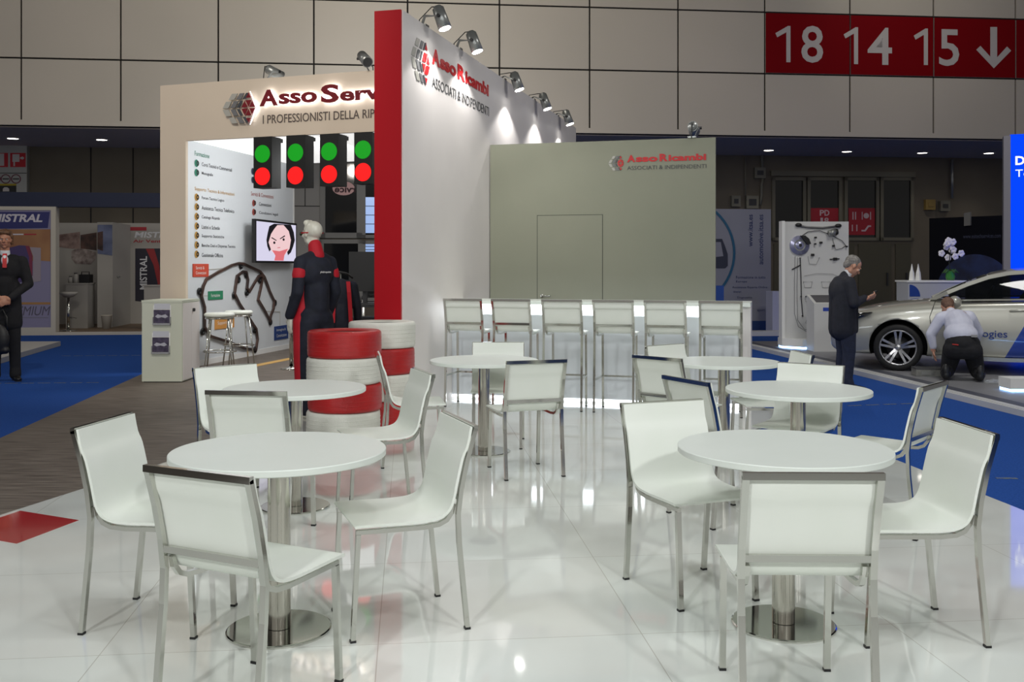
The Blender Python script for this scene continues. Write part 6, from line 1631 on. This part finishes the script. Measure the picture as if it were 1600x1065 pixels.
# --- dressed mannequin
f = V(-.76, .65, 0).normalized()
D_m = 9.75; mx_ = at(493, 450, D_m).x
t = thing('mannequin', 'white mannequin with sunglasses wearing navy and red mechanic overalls', 'mannequin', (mx_, D_m, 0.006), math.atan2(f.y, f.x) - PI / 2)
MW = mat('mannequin_white', rgb(216, 214, 200), .3)
NVY = noisy(mat('overall_navy', rgb(22, 26, 40), .8), rgb(18, 22, 34), rgb(28, 32, 48), 14, 3, bump=.25)
RDC = mat('overall_red', rgb(186, 16, 36), .7)
hc = V(0, .05, 1.815)
w1, w2 = V(.235, .10, .985), V(-.235, .10, .985)
def fn(mb):
    mb.cap((0, 0, 1.02), .115, (0, 0, 1.32), .12); mb.ell((0, 0, 1.42), (.16, .11, .14), 16, 12); mb.cap((0, 0, 1.55), .058, (0, .02, 1.71), .057)
    for k in (-1, 1):
        mb.cap((k * .18, 0, 1.51), .055, (k * .235, -.02, 1.24), .042); mb.cap((k * .235, -.02, 1.24), .042, w1 if k > 0 else w2, .028)
        mb.cap((k * .09, 0, .96), .08, (k * .11, .01, .54), .055); mb.cap((k * .11, .01, .54), .055, (k * .12, -.02, .07), .035)
        mb.ell((k * .12, .04, .035), (.04, .12, .035), 12, 8)
    head(mb, hc, (0, 1, 0), (0, 0, 1), 1.12); mb.cap(hc + V(-.03, .055, .112), .032, hc + V(.03, .065, .112), .032)
    hand(mb, w1, (0, .1, -1), (-1, 0, 0), .3, 1); hand(mb, w2, (0, .1, -1), (1, 0, 0), .3, -1)
bd = blob('body', fn, MW, t, .008, 3)
gl = MB().sweep([hc + V(x * 1.07, y * 1.08, .012) for x, y in ((.088, -.05), (.085, .05), (.045, .105), (0, .115), (-.045, .105), (-.085, .05), (-.088, -.05))], 0, wd=(.010, .006), side=(0, 0, 1)).build('glasses_frame', RDC, t, True)
for k in (-1, 1): MB().ell(hc + V(k * .040, .118, .004), (.030, .012, .020), 12, 8).build('lens', mat('lens_olive', rgb(50, 54, 40), .1), gl, True)
def fn(mb):
    mb.ell((0, -.01, 1.44), (.19, .135, .18), 18, 12); mb.cap((0, 0, 1.28), .142, (0, 0, 1.08), .138); mb.cap((-.06, 0, .98), .128, (.06, 0, .98), .128)
    mb.cap((-.03, -.01, 1.60), .06, (-.145, 0, 1.55), .062); mb.cap((.03, -.01, 1.60), .06, (.145, 0, 1.55), .062)
    for k in (-1, 1):
        mb.cap((k * .185, 0, 1.535), .066, (k * .235, -.02, 1.24), .060); mb.cap((k * .235, -.02, 1.24), .058, (w1 if k > 0 else w2) + V(0, 0, .03), .050)
        mb.cap((k * .085, 0, .94), .118, (k * .11, .01, .54), .092); mb.cap((k * .11, .01, .54), .090, (k * .12, -.01, .10), .080)
ov = blob('overalls', fn, NVY, t, .011, 5)
def fn(mb): mb.cap((0, -.015, 1.60), .080, (0, .01, 1.70), .068)
blob('red_collar', fn, RDC, ov, .009, 3)
for k in (-1, 1):
    def fn(mb):
        mb.cap((k * .150, .045, 1.42), .050, (k * .105, .055, 1.20), .060); mb.cap((k * .105, .055, 1.20), .060, (k * .115, .055, .98), .085)
        mb.cap((k * .115, .045, .95), .105, (k * .135, .040, .54), .082); mb.cap((k * .135, .040, .54), .080, (k * .14, .015, .10), .072)
    blob('red_side_panel', fn, RDC, ov, .010, 4)
    def fn(mb): mb.cap((k * .204, -.008, 1.445), .0665, (k * .212, -.010, 1.405), .0665)
    blob('red_arm_band', fn, RDC, ov, .010, 2)
pb = Plane(pmat(t) @ V(-.10, -.158, 0), pmat(t) @ V(.1, -.150, 0)); mb = MB(); put_text(mb, 'yhidropoint', pb, .03, .17, 1.43, 1.455, off=.004, bold=.02); mb.build('back_lettering', WHITE, ov)
o = MB().lathe([(0.0001, 0), (.20, 0), (.20, .006), (.0001, .008)], (0, 0, -.0055), 36).build('base_plate', CHROME, t, True)

# second set of overalls on a stand
D_j = 11.2; jx = at(531, 450, D_j).x
t = thing('garment_stand', 'navy jacket with red stripes on a stand between mannequin and red wall edge', 'garment stand', (jx, D_j, 0.006), R(20))
def fn(mb):
    mb.ell((0, 0, 1.14), (.17, .10, .22), 16, 12); mb.cap((0, 0, 1.0), .12, (0, 0, .84), .125); mb.cap((-.09, 0, 1.28), .06, (.09, 0, 1.28), .06)
    for k in (-1, 1): mb.cap((k * .15, 0, 1.27), .06, (k * .20, .0, 1.02), .052); mb.cap((k * .20, 0, 1.02), .05, (k * .21, .02, .82), .045)
j_ = blob('jacket', fn, NVY, t, .011, 4)
for x in (-.085, .085):
    MB().sweep([(x, -.055, 1.32), (x, -.105, 1.20), (x * 1.1, -.118, 1.05), (x * 1.2, -.128, .86)], 0, wd=(.045, .012), side=(1, 0, 0)).build('red_stripe', RDC, j_, True)
MB().cyl((0, 0, .02), (0, 0, 1.42), .014, n=12).build('pole', CHROME, t, True)
MB().sweep([(-.15, 0, 1.36), (-.08, 0, 1.41), (0, 0, 1.43), (.08, 0, 1.41), (.15, 0, 1.36)], .012, 8).build('hanger', BLACK, t, True)
o = MB().lathe([(0.0001, 0), (.17, 0), (.17, .012), (.0001, .02)], n=30).build('base', CHROME, t, True)
